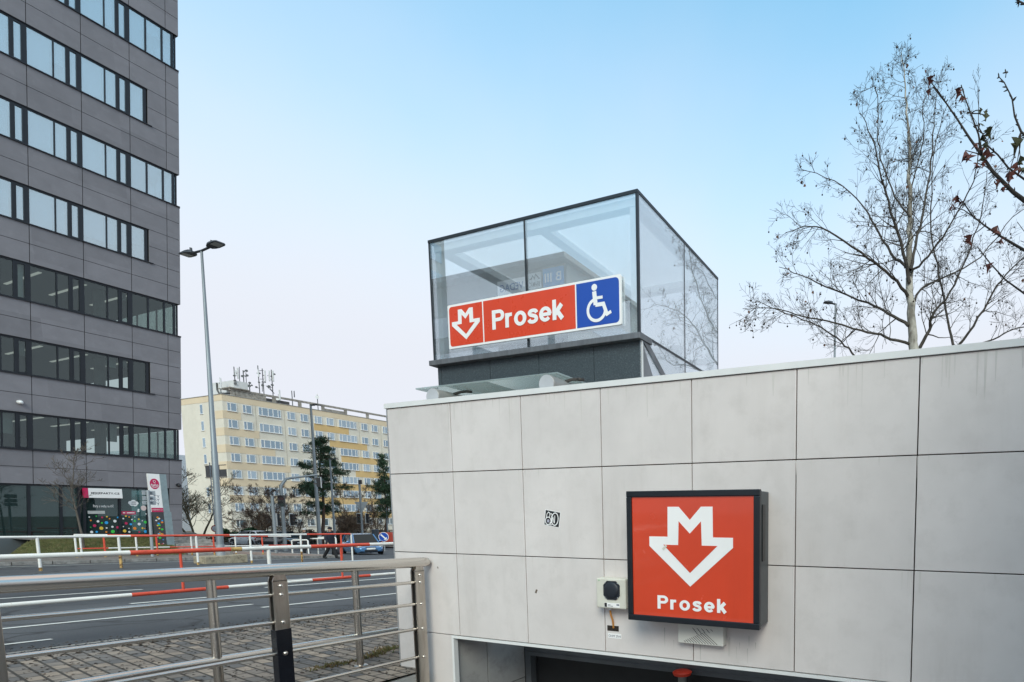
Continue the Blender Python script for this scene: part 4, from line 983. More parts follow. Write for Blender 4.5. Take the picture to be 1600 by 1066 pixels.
# fascia sign
fs = thing('shop_sign', 'white and red fascia sign reading MOJEPARTY.CZ over the shop window', 'sign', (XO + .15, fac(345, 400)[0], fac(345, 400)[1]))
X_ = XO + .22; a = fac(142, 268, X_); b = fac(588, 400, X_); a0 = fac(98, 265, X_)
MB().box(XO - .03, X_, a[0], b[0], b[1], a[1]).build('panel', white_sign, fs)
MB().box(XO - .03, X_ + .003, a0[0], a[0] - .002, b[1], a[1]).build('red_end', M('dot_crimson', (.5, .015, .09)), fs)
text('MOJEPARTY.CZ', 'lettering', black_plastic, fs, EAST((X_, 0, 0)), (a[0] + b[0]) / 2 + .0, (a[1] + b[1]) / 2, w=(b[0] - a[0]) * .84, bold=.03, depth=.004, spacing=1.15)
# cameras on the facade
for (px, py, lab) in ((30.5, 628.5, 'white dome security camera on grey cladding above the first window band'), (278, 758, 'dark round security camera near the corner of the office tower')):
    p = onX(px, py, XO)
    t = thing('security_camera', lab, 'camera', p, 'security cameras on the office')
    MB().tube([p, p + V((.08, 0, 0))], .1, 12).build('mount', white_metal if px < 100 else dark_metal, t, smooth=40)
    MB().ball(p + V((.14, 0, -.03)), .085, 12, 8).build('dome', white_metal if px < 100 else black_plastic, t, smooth=60)
# pylon sign
XP = -38.6; pg = gzp(XP, 15.5) - .4
def pp(x, y): return onX(*z3p(x, y), XP)
q0, q1 = pp(905, 82), pp(1065, 82); b0, b1 = pp(960, 575), pp(1110, 575); gb0 = pp(995, 1060)
py_ = thing('pylon_sign', 'slanted white and dark shop pylon with red disc and coloured dots by the office corner', 'sign', (XP, b0.y, pg))
def leanq(y0_, y1_, z0_, z1_, kk=.11):  # parallelogram leaning away
    return [(y0_ - kk * (z0_ - b0.z) * 1., z0_), (y1_ - kk * (z0_ - b0.z), z0_), (y1_ - kk * (z1_ - b0.z), z1_), (y0_ - kk * (z1_ - b0.z), z1_)]
yA, yB = b0.y, b1.y; kk = (b0.y - q0.y) / (q0.z - b0.z); fr = EAST((XP, 0, 0))
MB().prism(leanq(yA, yB, b0.z, q0.z, kk), (V((XP - .12, 0, 0)), fr[1], fr[2]), .12).build('white_panel', white_sign, py_)
mb = MB(); mb.prism(leanq(yA, yB, b0.z - .002, b0.z + .22, kk), fr, .003); mb.build('red_band', M('dot_crimson', (.5, .015, .09)), py_)
mb = MB(); mb.prism(leanq(yA + .05, yB, pg - .3, b0.z - .01, kk), (V((XP - .1, 0, 0)), fr[1], fr[2]), .1); mb.build('dark_base', M('pylon_dark', (.05, .052, .055), .5), py_)
mb = MB(); mb.prism(leanq(yB + .002, yB + .30, pg - .3, b0.z, kk), (V((XP - .2, 0, 0)), fr[1], fr[2]), .22); mb.prism(leanq(yB + .002, yB + .25, b0.z + .004, q0.z, kk), (V((XP - .2, 0, 0)), fr[1], fr[2]), .22)
mb.build('grey_fin', M('pylon_fin', (.22, .28, .30), .5), py_)
c = pp(995, 215); mb = MB(); mb.prism(circ(c.y, c.z, (yB - yA) * .40, 24, (yB - yA) * .62), fr, .004); mb.build('red_disc', M('dot_crimson', (.5, .015, .09)), py_)
text('MojeParty', 'lettering', white_sign, py_, fr, c.y, c.z - .06, w=(yB - yA) * .66, h=.15, bold=.01, depth=.006, shear=.2)
mb = MB(); stroke(mb, [(c.y + u, c.z + v) for u, v in circ(0, .13, .045, 12, .06)], .014, fr, .006, True); stroke(mb, [(c.y - .02, c.z + .07), (c.y + .03, c.z + .03)], .014, fr, .0062); stroke(mb, [(c.y - .12, c.z - .16), (c.y, c.z - .19), (c.y + .13, c.z - .15)], .018, fr, .0064); mb.build('disc_marks', white_sign, py_)
for s_, y in (('TY', 377), ('TBY', 422), ('AVY', 470)):
    p = pp(1062, y); text(s_, 'lettering', MATS['label_ink'], py_, fr, p.y, p.z, h=.15, align='R', depth=.003)
p = pp(1032, 548); text('MOJEPARTY.CZ', 'lettering', white_sign, py_, fr, p.y, p.z, w=(yB - yA) * .9, bold=.012, depth=.006)
for ci, (n_, cc) in enumerate(DOTC):
    mb = MB()
    for i in range(6):
        v = rnd.uniform(pg + .1, b0.z - .15); u = rnd.uniform(.12, (yB - yA) - .08) + yA - kk * (v - b0.z); mb.prism(circ(u, v, rnd.uniform(.025, .055), 12), EAST((XP + .0004 * (ci * 6 + i), 0, 0)), .002)
    mb.build('dots', M(n_, cc), py_)

# ------------------------------------------------------------------ street lamps
lampglass = M('lamp_lens', (.45, .46, .42), .3); lampbody = M('lamp_body', (.06, .065, .075), .5, .3)
base = onG(346, 879); zf_ = 21.7
top = None
lt = thing('street_lamp', 'tall grey double headed street lamp on a concrete block beside the road', 'street lamp', base, 'street lamps')
tp = onX(315, 392, base.x); tp = V((base.x, onX(315, 392, base.x).y, onX(315, 392, base.x).z))
bb = V(base) + V((0, 0, .3))
MB().tube([bb, bb.lerp(tp, .35), bb.lerp(tp, .352), tp], [.125, .105, .095, .042], 16).build('pole', dark_post if False else M('lamp_pole', (.25, .28, .30), .5, .4, var=.2, scale=2, stretch=(1, 1, .2)), lt, smooth=40)
MB().tube([bb, bb + V((0, 0, .5))], [.155, .145], 16).build('pole_sleeve', galv, lt, smooth=40)
D_ = V((0, 0, 0))
for (pxa, pya, pxb, pyb) in ((300, 396, 284, 397), (328, 386, 349, 378)):
    sgn = -1 if pxa < 315 else 1
    d = V((1., -.03, 0)).normalized() * sgn
    a = tp + V((0, 0, .0)); b = a + d * .60 + V((0, 0, .03)); e_ = b + d * .86 + V((0, 0, .04))
    arm = MB().tube([a, b], .045, 10).build('arm', lampbody, lt, smooth=40)
    w = V((-d.y, d.x, 0)); hd = MB()
    secs = []
    for s_, ww, hh in ((0, .10, .06), (.15, .16, .10), (.4, .2, .085), (.85, .2, .05), (1, .17, .03)):
        c = b.lerp(e_, s_) ; secs.append([c - w * ww + V((0, 0, -.02)), c + w * ww + V((0, 0, -.02)), c + w * ww * .8 + V((0, 0, hh)), c - w * ww * .8 + V((0, 0, hh))])
    ho = hd.loft(secs).build('lamp_head', lampbody, lt)
    ln = MB(); c0_, c1_ = b.lerp(e_, .45), b.lerp(e_, .92); zz = V((0, 0, -.0225))
    ln.quad(c0_ - w * .15 + zz, c0_ + w * .15 + zz, c1_ + w * .14 + zz, c1_ - w * .14 + zz); ln.build('lens', lampglass, ho)
    MB().tube([b + d * .22 + V((0, 0, .08)), b + d * .22 + V((0, 0, .24))], [.05, .045], 10).build('sensor', lampbody, ho, smooth=40)
mb = MB(); mb.bbox(base.x - .45, base.x + .45, base.y - .75, base.y + .75, base.z - .05, base.z + .32, .03)
tag(mb.build('concrete_block', M('block_concrete', (.36, .31, .22), .9, var=.25, scale=4, col2=(.14, .11, .08), lo=.5, hi=.7, bump=.4), loc=base), 'weathered concrete block at the foot of the double headed lamp', 'block')
def lamp(px, pyb, pyt, zf, r, label, head=1., lean=0):
    b = atD(px, pyb, zf); b.z = gz(b.x, b.y); t_ = atD(px - lean, pyt, zf); tpz = t_.z
    t = thing('street_lamp', label, 'street lamp', b, 'street lamps')
    MB().tube([b, (b.x, b.y, b.z + (tpz - b.z) * .3), (b.x, b.y, tpz)], [r, r * .85, r * .5], 10).build('pole', MATS['lamp_pole'], t, smooth=40)
    d = V((.8, .6, 0)) * head * .6; c = V((b.x, b.y, tpz))
    MB().tube([c - d * .1, c + d * .5 + V((0, 0, .04))], r * .5, 8).build('arm', lampbody, t, smooth=40)
    w = V((-d.y, d.x, 0)).normalized() * .17; e = d.normalized() * .5; s0 = c + d * .35 + V((0, 0, .02))
    MB().loft([[s0 - w * .6, s0 + w * .6, s0 + w * .5 + V((0, 0, .1)), s0 - w * .5 + V((0, 0, .1))], [s0 + e * .6 - w, s0 + e * .6 + w, s0 + e * .6 + w * .8 + V((0, 0, .09)), s0 + e * .6 - w * .8 + V((0, 0, .09))], [s0 + e - w * .8, s0 + e + w * .8, s0 + e + w * .7 + V((0, 0, .04)), s0 + e - w * .7 + V((0, 0, .04))]]).build('lamp_head', lampbody, t)
    return t
lamp(500, 851, 637, 46, .16, 'grey lamp post standing in front of the pine', lean=0)
lamp(524, 851, 719, 52, .12, 'short thin lamp post just right of the pine')
lamp(1302, 700, 483, 30, .1, 'distant lamp post seen above the wall left of the bare plane tree', head=-1.)
lamp(606, 840, 772, 62, .09, 'small lamp post beside the left end of the grey wall')

# ------------------------------------------------------------------ traffic lights, road signs
lens_off = [M('lens_red', (.030, .008, .008), .2), M('lens_amber', (.032, .020, .008), .2), M('lens_green', (.008, .024, .02), .2)]
def signal_head(t, c, d, n=3, s=.30, back=True):
    """housing of n lenses centred at c facing horizontal dir d"""
    d = V((d[0], d[1], 0)).normalized(); w = V((-d.y, d.x, 0)); up = V((0, 0, 1)); h = s * n
    def bx(mb, c_, hw, hd, hh):
        vs = [c_ + w * (sx * hw) + d * (sd * hd) + up * (sz * hh) for sz in (-1, 1) for sd in (-1, 1) for sx in (-1, 1)]
        mb.add(vs, [(0, 1, 3, 2), (4, 6, 7, 5), (0, 4, 5, 1), (2, 3, 7, 6), (0, 2, 6, 4), (1, 5, 7, 3)])
    mb = MB(); bx(mb, c, s * .48, s * .35, h / 2); ho = mb.build('signal_housing', black_plastic, t)
    if back:
        mb = MB(); bx(mb, c - d * s * .4, s * .62, .015, h / 2 + .06); mb.build('backboard', M('backboard_grey', (.55, .56, .56), .6), ho)
    for i in range(n):
        q = c + up * (h / 2 - s * (i + .5)) + d * s * .36
        MB().tube([q, q + d * .02], s * .36, 14).build('lens', lens_off[i if n == 3 else i * 2], ho, smooth=40)
        vis = MB(); L = []
        for k in range(9):
            a = R(10 + 160 * k / 8); L.append((q + w * math.cos(a) * s * .42 + up * math.sin(a) * s * .42))
        vis.add(L + [p + d * s * .55 for p in L], [(k, k + 1, k + 10, k + 9) for k in range(8)]); vis.build('visor', black_plastic, ho)
toCam = lambda p: V((-p.x, -p.y, 0)).normalized()
pb = onG(445, 861); pb = atD(446, 860, 40); pb.z = gz(pb.x, pb.y)
tl = thing('traffic_light', 'curved grey signal mast arching over the street with lights on its pole', 'traffic light', pb, 'traffic lights')
ptop = atD(440, 760, 40).z; arm_e = atD(497, 742, 41.5); arm_m = atD(455, 747, 40.2)
MB().tube([pb, V((pb.x, pb.y, ptop - .6)), V((pb.x, pb.y, ptop)), V((pb.x, pb.y, ptop)).lerp(arm_m, .5) + V((0, 0, .22)), arm_m, arm_m.lerp(arm_e, .5), arm_e], [.13, .11, .105, .1, .09, .08, .06], 12).build('mast', MATS['lamp_pole'], tl, smooth=60)
signal_head(tl, atD(498, 750, 41.3) + V((0, 0, -.2)), (-.6, -.8), 2, .36)
q = atD(446, 812, 39.6); signal_head(tl, q + V((.42, .25, 0)), (.55, .2), 3, .28); signal_head(tl, q - V((.5, .3, 0)), (-.2, .9), 3, .28)
pb = onG(432, 867)
pt = thing('traffic_light', 'slim pedestrian signal post with two black lamps left of the curved mast', 'traffic light', pb, 'traffic lights')
q = onX(427, 775, pb.x); zt = q.z
MB().tube([pb, (pb.x, pb.y, zt)], .09, 12).build('post', MATS['lamp_pole'], pt, smooth=50)
signal_head(pt, V((pb.x + .16, pb.y + .40, onX(436, 783, pb.x).z)), (.75, -.55), 2, .36, False)
pb = atD(567, 846, 54); pb.z = gz(pb.x, pb.y)
t3 = thing('traffic_light', 'far signal post with yield sign above blue car', 'traffic light', pb, 'traffic lights')
MB().tube([pb, (pb.x, pb.y, atD(564, 752, 54).z)], .1, 10).build('post', MATS['lamp_pole'], t3, smooth=50)
q = atD(567, 810, 53.6); signal_head(t3, q + V((.35, .25, 0)), (.75, .5), 3, .32); signal_head(t3, q - V((.3, .2, 0)), (.7, -.6), 3, .32)
q = atD(565, 792, 53.7); d = V((.3, .95, 0)).normalized(); w = V((.8, .6, 0)); mb = MB()
mb.prism([(-.62, .5), (0, -.6), (.62, .5)], (V(q), w, V((0, 0, 1))), .03); mb.build('triangle_back', M('sign_back', (.42, .45, .47), .5, .4), t3)
mb = MB(); mb.bbox(q.x - .12, q.x + .12, q.y - .12, q.y + .12, atD(564, 757, 54).z, atD(564, 752, 54).z + .1, .03); mb.build('sensor', black_plastic, t3)
# blue arrow sign, prohibition sign, sign backs
q = atD(600, 839, 46); gb = gz(q.x, q.y)
bs = thing('road_sign', 'round blue keep side sign with white slanted arrow near the wall end', 'road sign', (q.x, q.y, gb), 'road signs')
MB().tube([(q.x, q.y, gb), (q.x, q.y, q.z + .4)], .04, 8).build('post', galv, bs, smooth=40)
w = V((.86, .5, 0)); nrm = w.cross(V((0, 0, 1))); fr = (V(q) + nrm * .06, w, V((0, 0, 1))); s_ = 1.25
MB().prism(circ(0, 0, .33 * s_, 20), fr, .02).build('rim', white_sign, bs); MB().prism(circ(0, 0, .30 * s_, 20), (fr[0] + nrm * .02, w, fr[2]), .005).build('disc', blue_sign, bs)
mb = MB(); stroke(mb, [(-.17 * s_, .17 * s_), (.1 * s_, -.1 * s_)], .09 * s_, fr, .036); mb.prism([(.2 * s_, -.2 * s_), (.2 * s_, 0), (0, -.2 * s_)], (fr[0] + nrm * .027, w, fr[2]), .006); mb.build('arrow', white_sign, bs)
q = atD(337, 826, 48); gb = gz(q.x, q.y)
ns = thing('road_sign', 'round white prohibition sign with red ring beside the lamp pole', 'road sign', (q.x, q.y, gb), 'road signs')
MB().tube([(q.x - .1, q.y, gb), (q.x - .1, q.y, q.z + 6)], .04, 8).build('post', galv, ns, smooth=40); fr = (V(q) + nrm * .06, w, V((0, 0, 1)))
MB().prism(circ(0, 0, .32, 20), fr, .02).build('red_ring', M('ring_red', (.55, .03, .03), .5), ns); MB().prism(circ(0, 0, .23, 20), (fr[0] + nrm * .02, w, fr[2]), .005).build('disc', white_sign, ns)
mb = MB(); mb.box(q.x - .1, q.x + .02, q.y - .02, q.y + .05, q.z - .1, q.z + .12); mb.build('lower_plate', black_plastic, ns)
XQ = -35.2; b = onX(238, 866, XQ); gb = gz(XQ, b.y) + .1; tq = onX(231, 766, XQ)
sb = thing('sign_post', 'grey pole carrying a stack of sign backs in front of the shop pylon', 'sign post', (XQ, b.y, gb), 'road signs')
MB().tube([(XQ, b.y, gb), (XQ, tq.y, tq.z)], .055, 10).build('pole', galv, sb, smooth=40)
for (x0, x1, y0, y1, nm) in ((832, 1008, 300, 360, 0), (838, 1012, 372, 425, 0), (838, 1015, 432, 482, 0)):
    a = onX(*z3p(x0, y0), XQ - .08); c = onX(*z3p(x1, y1), XQ - .08)
    mb = MB(); mb.bbox(XQ - .11, XQ - .06, a.y, c.y, c.z, a.z, .01); po = mb.build('sign_plate', M('sign_back', (.42, .45, .47), .5), sb)
    mb = MB(); mb.box(XQ - .055, XQ - .03, a.y + .12, c.y - .12, (a.z + c.z) / 2 - .03, (a.z + c.z) / 2 + .03); mb.build('clamp_rail', dark_post, po)
# utility cabinet / bollard things on the crossing
q = atD(587, 842, 52); gb = gz(q.x, q.y)
mb = MB(); mb.tube([(q.x, q.y, gb), (q.x, q.y, q.z + .9), (q.x, q.y, q.z + .95)], [.3, .3, .24], 12)
bo = mb.build('parking_machine', M('machine_dark', (.03, .04, .055), .5), loc=(q.x, q.y, gb), smooth=40); tag(bo, 'dark upright street machine standing behind the blue car', 'machine')
q = atD(603, 841, 56); gb = gz(q.x, q.y)
t = thing('red_machine', 'small red roadworks machine at the left end of the grey wall', 'machine', (q.x, q.y, gb))
mb = MB(); mb.bbox(q.x - .6, q.x + .6, q.y - .5, q.y + .5, gb + .4, q.z + .6, .08); mb.build('body', M('machine_red', (.5, .06, .03), .5), t)
mb = MB(); [mb.tube([(q.x + sx_ * .4, q.y - .55, gb + .3), (q.x + sx_ * .4, q.y + .55, gb + .3)], .3, 12) for sx_ in (-1, 1)]; mb.build('wheels', black_plastic, t, smooth=40)

# ------------------------------------------------------------------ cars
tyre_m = M('tyre', (.015, .015, .016), .8); rim_m = M('rim_alloy', (.35, .36, .37), .35, .8); cglass = mirror_glass('car_glass', (.012, .016, .018), .04, (.7, .78, .8)); headl = M('headlamp', (.65, .68, .7), .12, .2); ambr = M('indicator_amber', (.7, .25, .02), .3); tail_m = M('tail_lamp', (.35, .012, .012), .25)
platem = M('number_plate', (.7, .7, .66), .5)
def car(label, p, ang, L, W, H, paint_m, suv=False, nose=.95):
    t = thing('parked_car' if False else 'car', label, 'car', p, 'cars on the cross street', rz=ang)
    hw = W / 2; gc = .2 if suv else .16; belt = H * (.60 if suv else .58)
    hood = H * (.60 if suv else .56)
    # stations along x (front +): x, bottom, top, half width
    st = [(-L / 2, gc + .18, belt * .86, hw * .78), (-L / 2 + .08, gc + .05, belt * .97, hw * .90), (-L / 2 + .5, gc, belt, hw * .98), (-L * .12, gc, belt, hw), (L * .14, gc, belt * .995, hw), (L * .25, gc, hood, hw * .99), (L / 2 - .5, gc, hood * .92, hw * .96), (L / 2 - .14, gc + .03, hood * .78, hw * .86), (L / 2, gc + .12, hood * .62, hw * .70)]
    secs = []
    for (x, zb, zt, w) in st:
        zm = zb + (zt - zb) * .45
        half = [(w * .55, zb), (w * .93, zb + .04), (w, zm), (w * .985, zm + (zt - zm) * .5), (w * .93, zt - .03), (w * .8, zt)]
        secs.append([V((x, y, z)) for y, z in half] + [V((x, -y, z)) for y, z in reversed(half)])
    body = MB().loft(secs).build('body', paint_m, t, local=True, smooth=35)
    rr = L * .5 - (.1 if suv else .28)
    cab = [(L * .27, belt * .97, hw * .84, belt * .975), (L * .10, belt, hw * .82, H * .95), (L * .02, belt, hw * .80, H - .03), (-L * .2, belt, hw * .80, H - .02), (-rr * .80, belt, hw * .79, H * .955), (-rr * .98, belt * .99, hw * .80, belt + (H - belt) * (.35 if suv else .12))]
    secs = []
    for (x, zb, w, zt) in cab:
        f = max(.0, (zt - zb) / (H - belt)); wt = w * (1 - .17 * f)
        secs.append([V((x, w, zb)), V((x, wt, zt - .02 * f)), V((x, wt * .8, zt)), V((x, -wt * .8, zt)), V((x, -wt, zt - .02 * f)), V((x, -w, zb))])
    MB().loft(secs).build('glasshouse', cglass, t, local=True, smooth=25)
    rf = [[q + V((0, (.004 if q.y > 0 else -.004), .012)) for q in (s[1], s[2], s[3], s[4])] for s in secs[1:5]]
    mb = MB(); mb.loft(rf, close=False, caps=False); mb.build('roof', paint_m, t, local=True, smooth=40)
    for sgn in (0, -1):
        for (i, j, rad) in ((0, 1, .045), (4, 5, .06)):
            pa = secs[i][1] if sgn == 0 else secs[i][4]; pb_ = secs[j][1] if sgn == 0 else secs[j][4]
            MB().tube([pa, pb_], rad, 6).build('pillar', paint_m, t, local=True, smooth=40)
        q0_ = secs[2 if not suv else 3]; lo, hi = (q0_[0], q0_[1]) if sgn == 0 else (q0_[5], q0_[4]); MB().tube([lo + V((-.1, 0, 0)), hi + V((-.1, 0, 0))], .035, 6).build('pillar', paint_m, t, local=True, smooth=40)
    wr = .36 if suv else .31
    for x in (L * .5 - .85, -L * .5 + .8):
        for sgn in (1, -1):
            MB().tube([(x, sgn * (hw - .02), wr), (x, sgn * (hw + .006), wr)], wr + .06, 20).build('wheel_arch', black_plastic, t, local=True, smooth=40)
            wh = MB().tube([(x, sgn * (hw - .2), wr), (x, sgn * (hw - .0), wr), (x, sgn * (hw + .02), wr)], [wr, wr, wr * .94], 20).build('wheel', tyre_m, t, local=True, smooth=40)
            mb = MB(); mb.tube([(x, sgn * (hw + .015), wr), (x, sgn * (hw + .028), wr)], wr * .3, 10)
            for k in range(5):
                a = 2 * math.pi * k / 5; mb.tube([(x, sgn * (hw + .02), wr), (x + math.cos(a) * wr * .66, sgn * (hw + .026), wr + math.sin(a) * wr * .66)], wr * .11, 6)
            mb.build('rim', rim_m, wh, local=True, smooth=40)
    for sgn in (1, -1):
        MB().ball((L / 2 - .2, sgn * hw * .72, hood * .73), .2, 12, 8, (.9, .85, .42)).build('headlight', headl, t, local=True, smooth=60)
        MB().ball((L / 2 - .34, sgn * hw * .86, hood * .74), .1, 8, 6, (1, .55, .5)).build('indicator', ambr, t, local=True, smooth=60)
        MB().ball((-L / 2 + .1, sgn * hw * .82, belt * .82), .16, 8, 6, (.6, .7, .9)).build('tail_light', tail_m, t, local=True, smooth=60)
        MB().ball((L * .16, sgn * (hw + .1), belt + .06), .11, 8, 6, (.7, .9, .7)).build('mirror', paint_m, t, local=True, smooth=60)
        mb = MB()
        for x in (L * .0, -L * .22): mb.box(x - .1, x + .1, sgn * hw - .012, sgn * hw + .012, belt * .84, belt * .87)
        mb.build('door_handle', rim_m if suv else paint_m, t, local=True)
    MB().bbox(L / 2 - .06, L / 2 + .012, -hw * .45, hw * .45, gc + .1, gc + .24, .02).build('lower_grille', black_plastic, t, local=True)
    MB().bbox(L / 2 - .1, L / 2 - .015, -hw * .36, hw * .36, hood * .60, hood * .70, .01).build('grille', M('grille_dark', (.03, .03, .03), .3, .5), t, local=True)
    MB().bbox(L / 2 - .04, L / 2 + .022, -.26, .26, gc + .25, gc + .36, .006).build('number_plate', platem, t, local=True)
    return t
blue_p = M('car_blue', (.10, .26, .50), .25, .55, var=.03, coat=1); blk_p = M('car_black', (.010, .012, .016), .22, .3, var=.1, coat=1); wht_p = M('car_white', (.88, .88, .87), .35, 0, var=.02); nav_p = M('car_navy', (.025, .04, .09), .25, .5, coat=1)
p = onG(566, 865.5); car('light blue hatchback facing the barriers beside the walking man', p, R(-19), 4.1, 1.78, 1.5, blue_p)
p = onG(441, 856); car('black sports utility car with amber indicator behind the barriers', p, R(8), 4.4, 1.86, 1.64, blk_p, True)
car('white sports utility car partly hidden behind the black one', onG(393, 853), R(186), 4.2, 1.8, 1.6, wht_p, True)
q = atD(588, 846, 58); car('dark navy car far behind the blue hatchback', V((q.x, q.y, gz(q.x, q.y))), R(-30), 4.2, 1.8, 1.45, nav_p)
q = atD(616, 846, 60); car('black car just cut off by the end of the grey wall', V((q.x, q.y, gz(q.x, q.y))), R(160), 4.3, 1.8, 1.5, blk_p)

# ------------------------------------------------------------------ people
skin = M('skin', (.45, .27, .19), .55, var=.05); coat_m = M('coat_navy', (.012, .015, .026), .85); trou = M('trousers_black', (.012, .012, .014), .9); shoe = M('shoe_black', (.012, .011, .01), .5)
def person(label, p, ang, h, stride, hatm, coatm, hood=False, bag=False):
    t = thing('person', label, 'person', p, rz=ang); k = h / 1.75
    Vt = []; E = []; Rd = []
    def add(pos, r, par=None):
        Vt.append(V(pos) * k); Rd.append(r * k); i = len(Vt) - 1
        if par is not None: E.append((par, i))
        return i
    pel = add((0, 0, .92), .13); sp1 = add((.01, 0, 1.12), .125, pel); ch = add((.02, 0, 1.32), .14, sp1); nk = add((.04, 0, 1.47), .06, ch); hd0 = add((.06, 0, 1.56), .075, nk); hd1 = add((.065, 0, 1.66), .088, hd0); add((.06, 0, 1.71), .06, hd1)
    for s in (1, -1):
        f = stride * s
        hip = add((0, s * .09, .88), .095, pel); kn = add((.10 * f + .04, s * .095, .49), .058, hip); an = add((.30 * f - (.06 if f < 0 else 0), s * .1, .09), .04, kn); add((.30 * f + .13 - (.06 if f < 0 else 0), s * .105, .04), .04, an)
        sh = add((.02, s * .19, 1.40), .062, ch); el = add((-.06 * f - .02, s * .25, 1.13), .046, sh); wr = add((-.14 * f + .05, s * .26, .90), .03, el); pm = add((-.14 * f + .07, s * .262, .84), .034, wr)
        for q in range(4): f1 = add((-.14 * f + .105 - .022 * q, s * .268, .79), .010, pm); add((-.14 * f + .10 - .022 * q, s * .25, .755 + .006 * abs(q - 1)), .009, f1)
        th = add((-.14 * f + .125, s * .245, .82), .011, pm); add((-.14 * f + .14, s * .235, .785), .010, th)
    me = bpy.data.meshes.new('body'); me.from_pydata([tuple(v) for v in Vt], E, []); me.materials.append(skin)
    o = bpy.data.objects.new('body', me); COL.objects.link(o); o.parent = t
    m = o.modifiers.new('Skin', 'SKIN')
    for i, r in enumerate(Rd): me.skin_vertices[0].data[i].radius = (r, r)
    me.skin_vertices[0].data[0].use_root = True
    sb_ = o.modifiers.new('Sub', 'SUBSURF'); sb_.levels = sb_.render_levels = 1
    def rings(name, L, mat, n=14):
        secs = [[V((x + rx * math.cos(2 * math.pi * q / n), y + ry * math.sin(2 * math.pi * q / n), z)) * k for q in range(n)] for (x, y, z, rx, ry) in L]
        return MB().loft(secs).build(name, mat, t, local=True, smooth=60)
    rings('coat', [(0, 0, .70, .19, .25), (0, 0, .80, .185, .245), (.0, 0, .95, .17, .225), (.01, 0, 1.12, .165, .215), (.02, 0, 1.30, .175, .24), (.02, 0, 1.40, .15, .225), (.03, 0, 1.46, .10, .13), (.045, 0, 1.51, .085, .09)], coatm)
    for s in (1, -1):
        f = stride * s
        def seg(P, Rr, nm, mt): return MB().tube([V(q) * k for q in P], [r * k for r in Rr], 12).build(nm, mt, t, local=True, smooth=60)
        seg([(.02, s * .17, 1.43), (.02, s * .205, 1.39), (-.06 * f - .02, s * .255, 1.13), (-.14 * f + .05, s * .262, .90)], [.05, .085, .07, .055], 'sleeve', coatm)
        fx = .30 * f - (.06 if f < 0 else 0)
        seg([(0, s * .09, .92), (.10 * f + .04, s * .097, .49), (fx, s * .1, .09)], [.12, .085, .075], 'trouser_leg', trou)
        seg([(fx - .06, s * .1, .05), (fx + .04, s * .102, .06), (fx + .17, s * .105, .035), (fx + .2, s * .105, .03)], [.04, .058, .045, .02], 'shoe', shoe)
        MB().ball(V((.055, s * .088, 1.62)) * k, .028 * k, 6, 5, (.7, .5, 1.2)).build('ear', skin, t, local=True)
        MB().ball(V((.138, s * .034, 1.645)) * k, .012 * k, 6, 4).build('eye', black_plastic, t, local=True)
    MB().ball(V((.152, 0, 1.615)) * k, .022 * k, 6, 5, (1, .7, 1.2)).build('nose', skin, t, local=True)
    MB().ball(V((.142, 0, 1.565)) * k, .02 * k, 6, 5, (.5, 1.3, .3)).build('mouth', M('lips', (.3, .12, .1), .5), t, local=True)
    if hood: rings('hood', [(.02, 0, 1.46, .11, .12), (.03, 0, 1.55, .12, .12), (.035, 0, 1.66, .115, .115), (.04, 0, 1.76, .08, .08), (.04, 0, 1.79, .03, .03)], hatm)
    else: rings('hat', [(.06, 0, 1.665, .108, .104), (.06, 0, 1.70, .112, .107), (.06, 0, 1.76, .09, .085), (.06, 0, 1.79, .04, .04)], hatm)
    return t
p = onG(517, 872.5)
person('man in dark coat and knit cap walking past the barrier with a bag', p, R(6), 1.74, 1.0, M('cap_dark', (.012, .014, .022), .9), coat_m)
q = p + V((-.10, .33, 0)); q.z = p.z + .16
bg = thing('shopping_bag', 'black carrier bag in the hand of the walking man', 'bag', q)
bl = M('bag_black', (.012, .012, .014), .5); c = q
MB().loft([[V((c.x - .16 * s_, c.y - .10 * s_, c.z + z)), V((c.x + .16 * s_, c.y - .02 * s_, c.z + z)), V((c.x + .14 * s_, c.y + .12 * s_, c.z + z)), V((c.x - .15 * s_, c.y + .10 * s_, c.z + z))] for s_, z in ((.85, 0), (1.05, .06), (1., .22), (.75, .33))]).build('pouch', bl, bg, smooth=50)
MB().tube([(c.x - .08, c.y, c.z + .32), (c.x - .05, c.y - .02, c.z + .52), (c.x, c.y - .04, c.z + .64), (c.x + .05, c.y - .02, c.z + .52), (c.x + .08, c.y, c.z + .32)], .012, 6).build('handle', bl, bg, smooth=50)
q = onG(478, 863); q = V((-39.0, onX(478, 850, -39.0).y, 0)); q.z = gz(0, q.y) + (.1 if q.y < 20.9 else 0)
person('standing person in dark jacket and pale knit hat behind the barrier', q, R(200), 1.7, .15, M('hat_pale', (.5, .48, .46), .9), M('jacket_dark', (.014, .016, .02), .85))

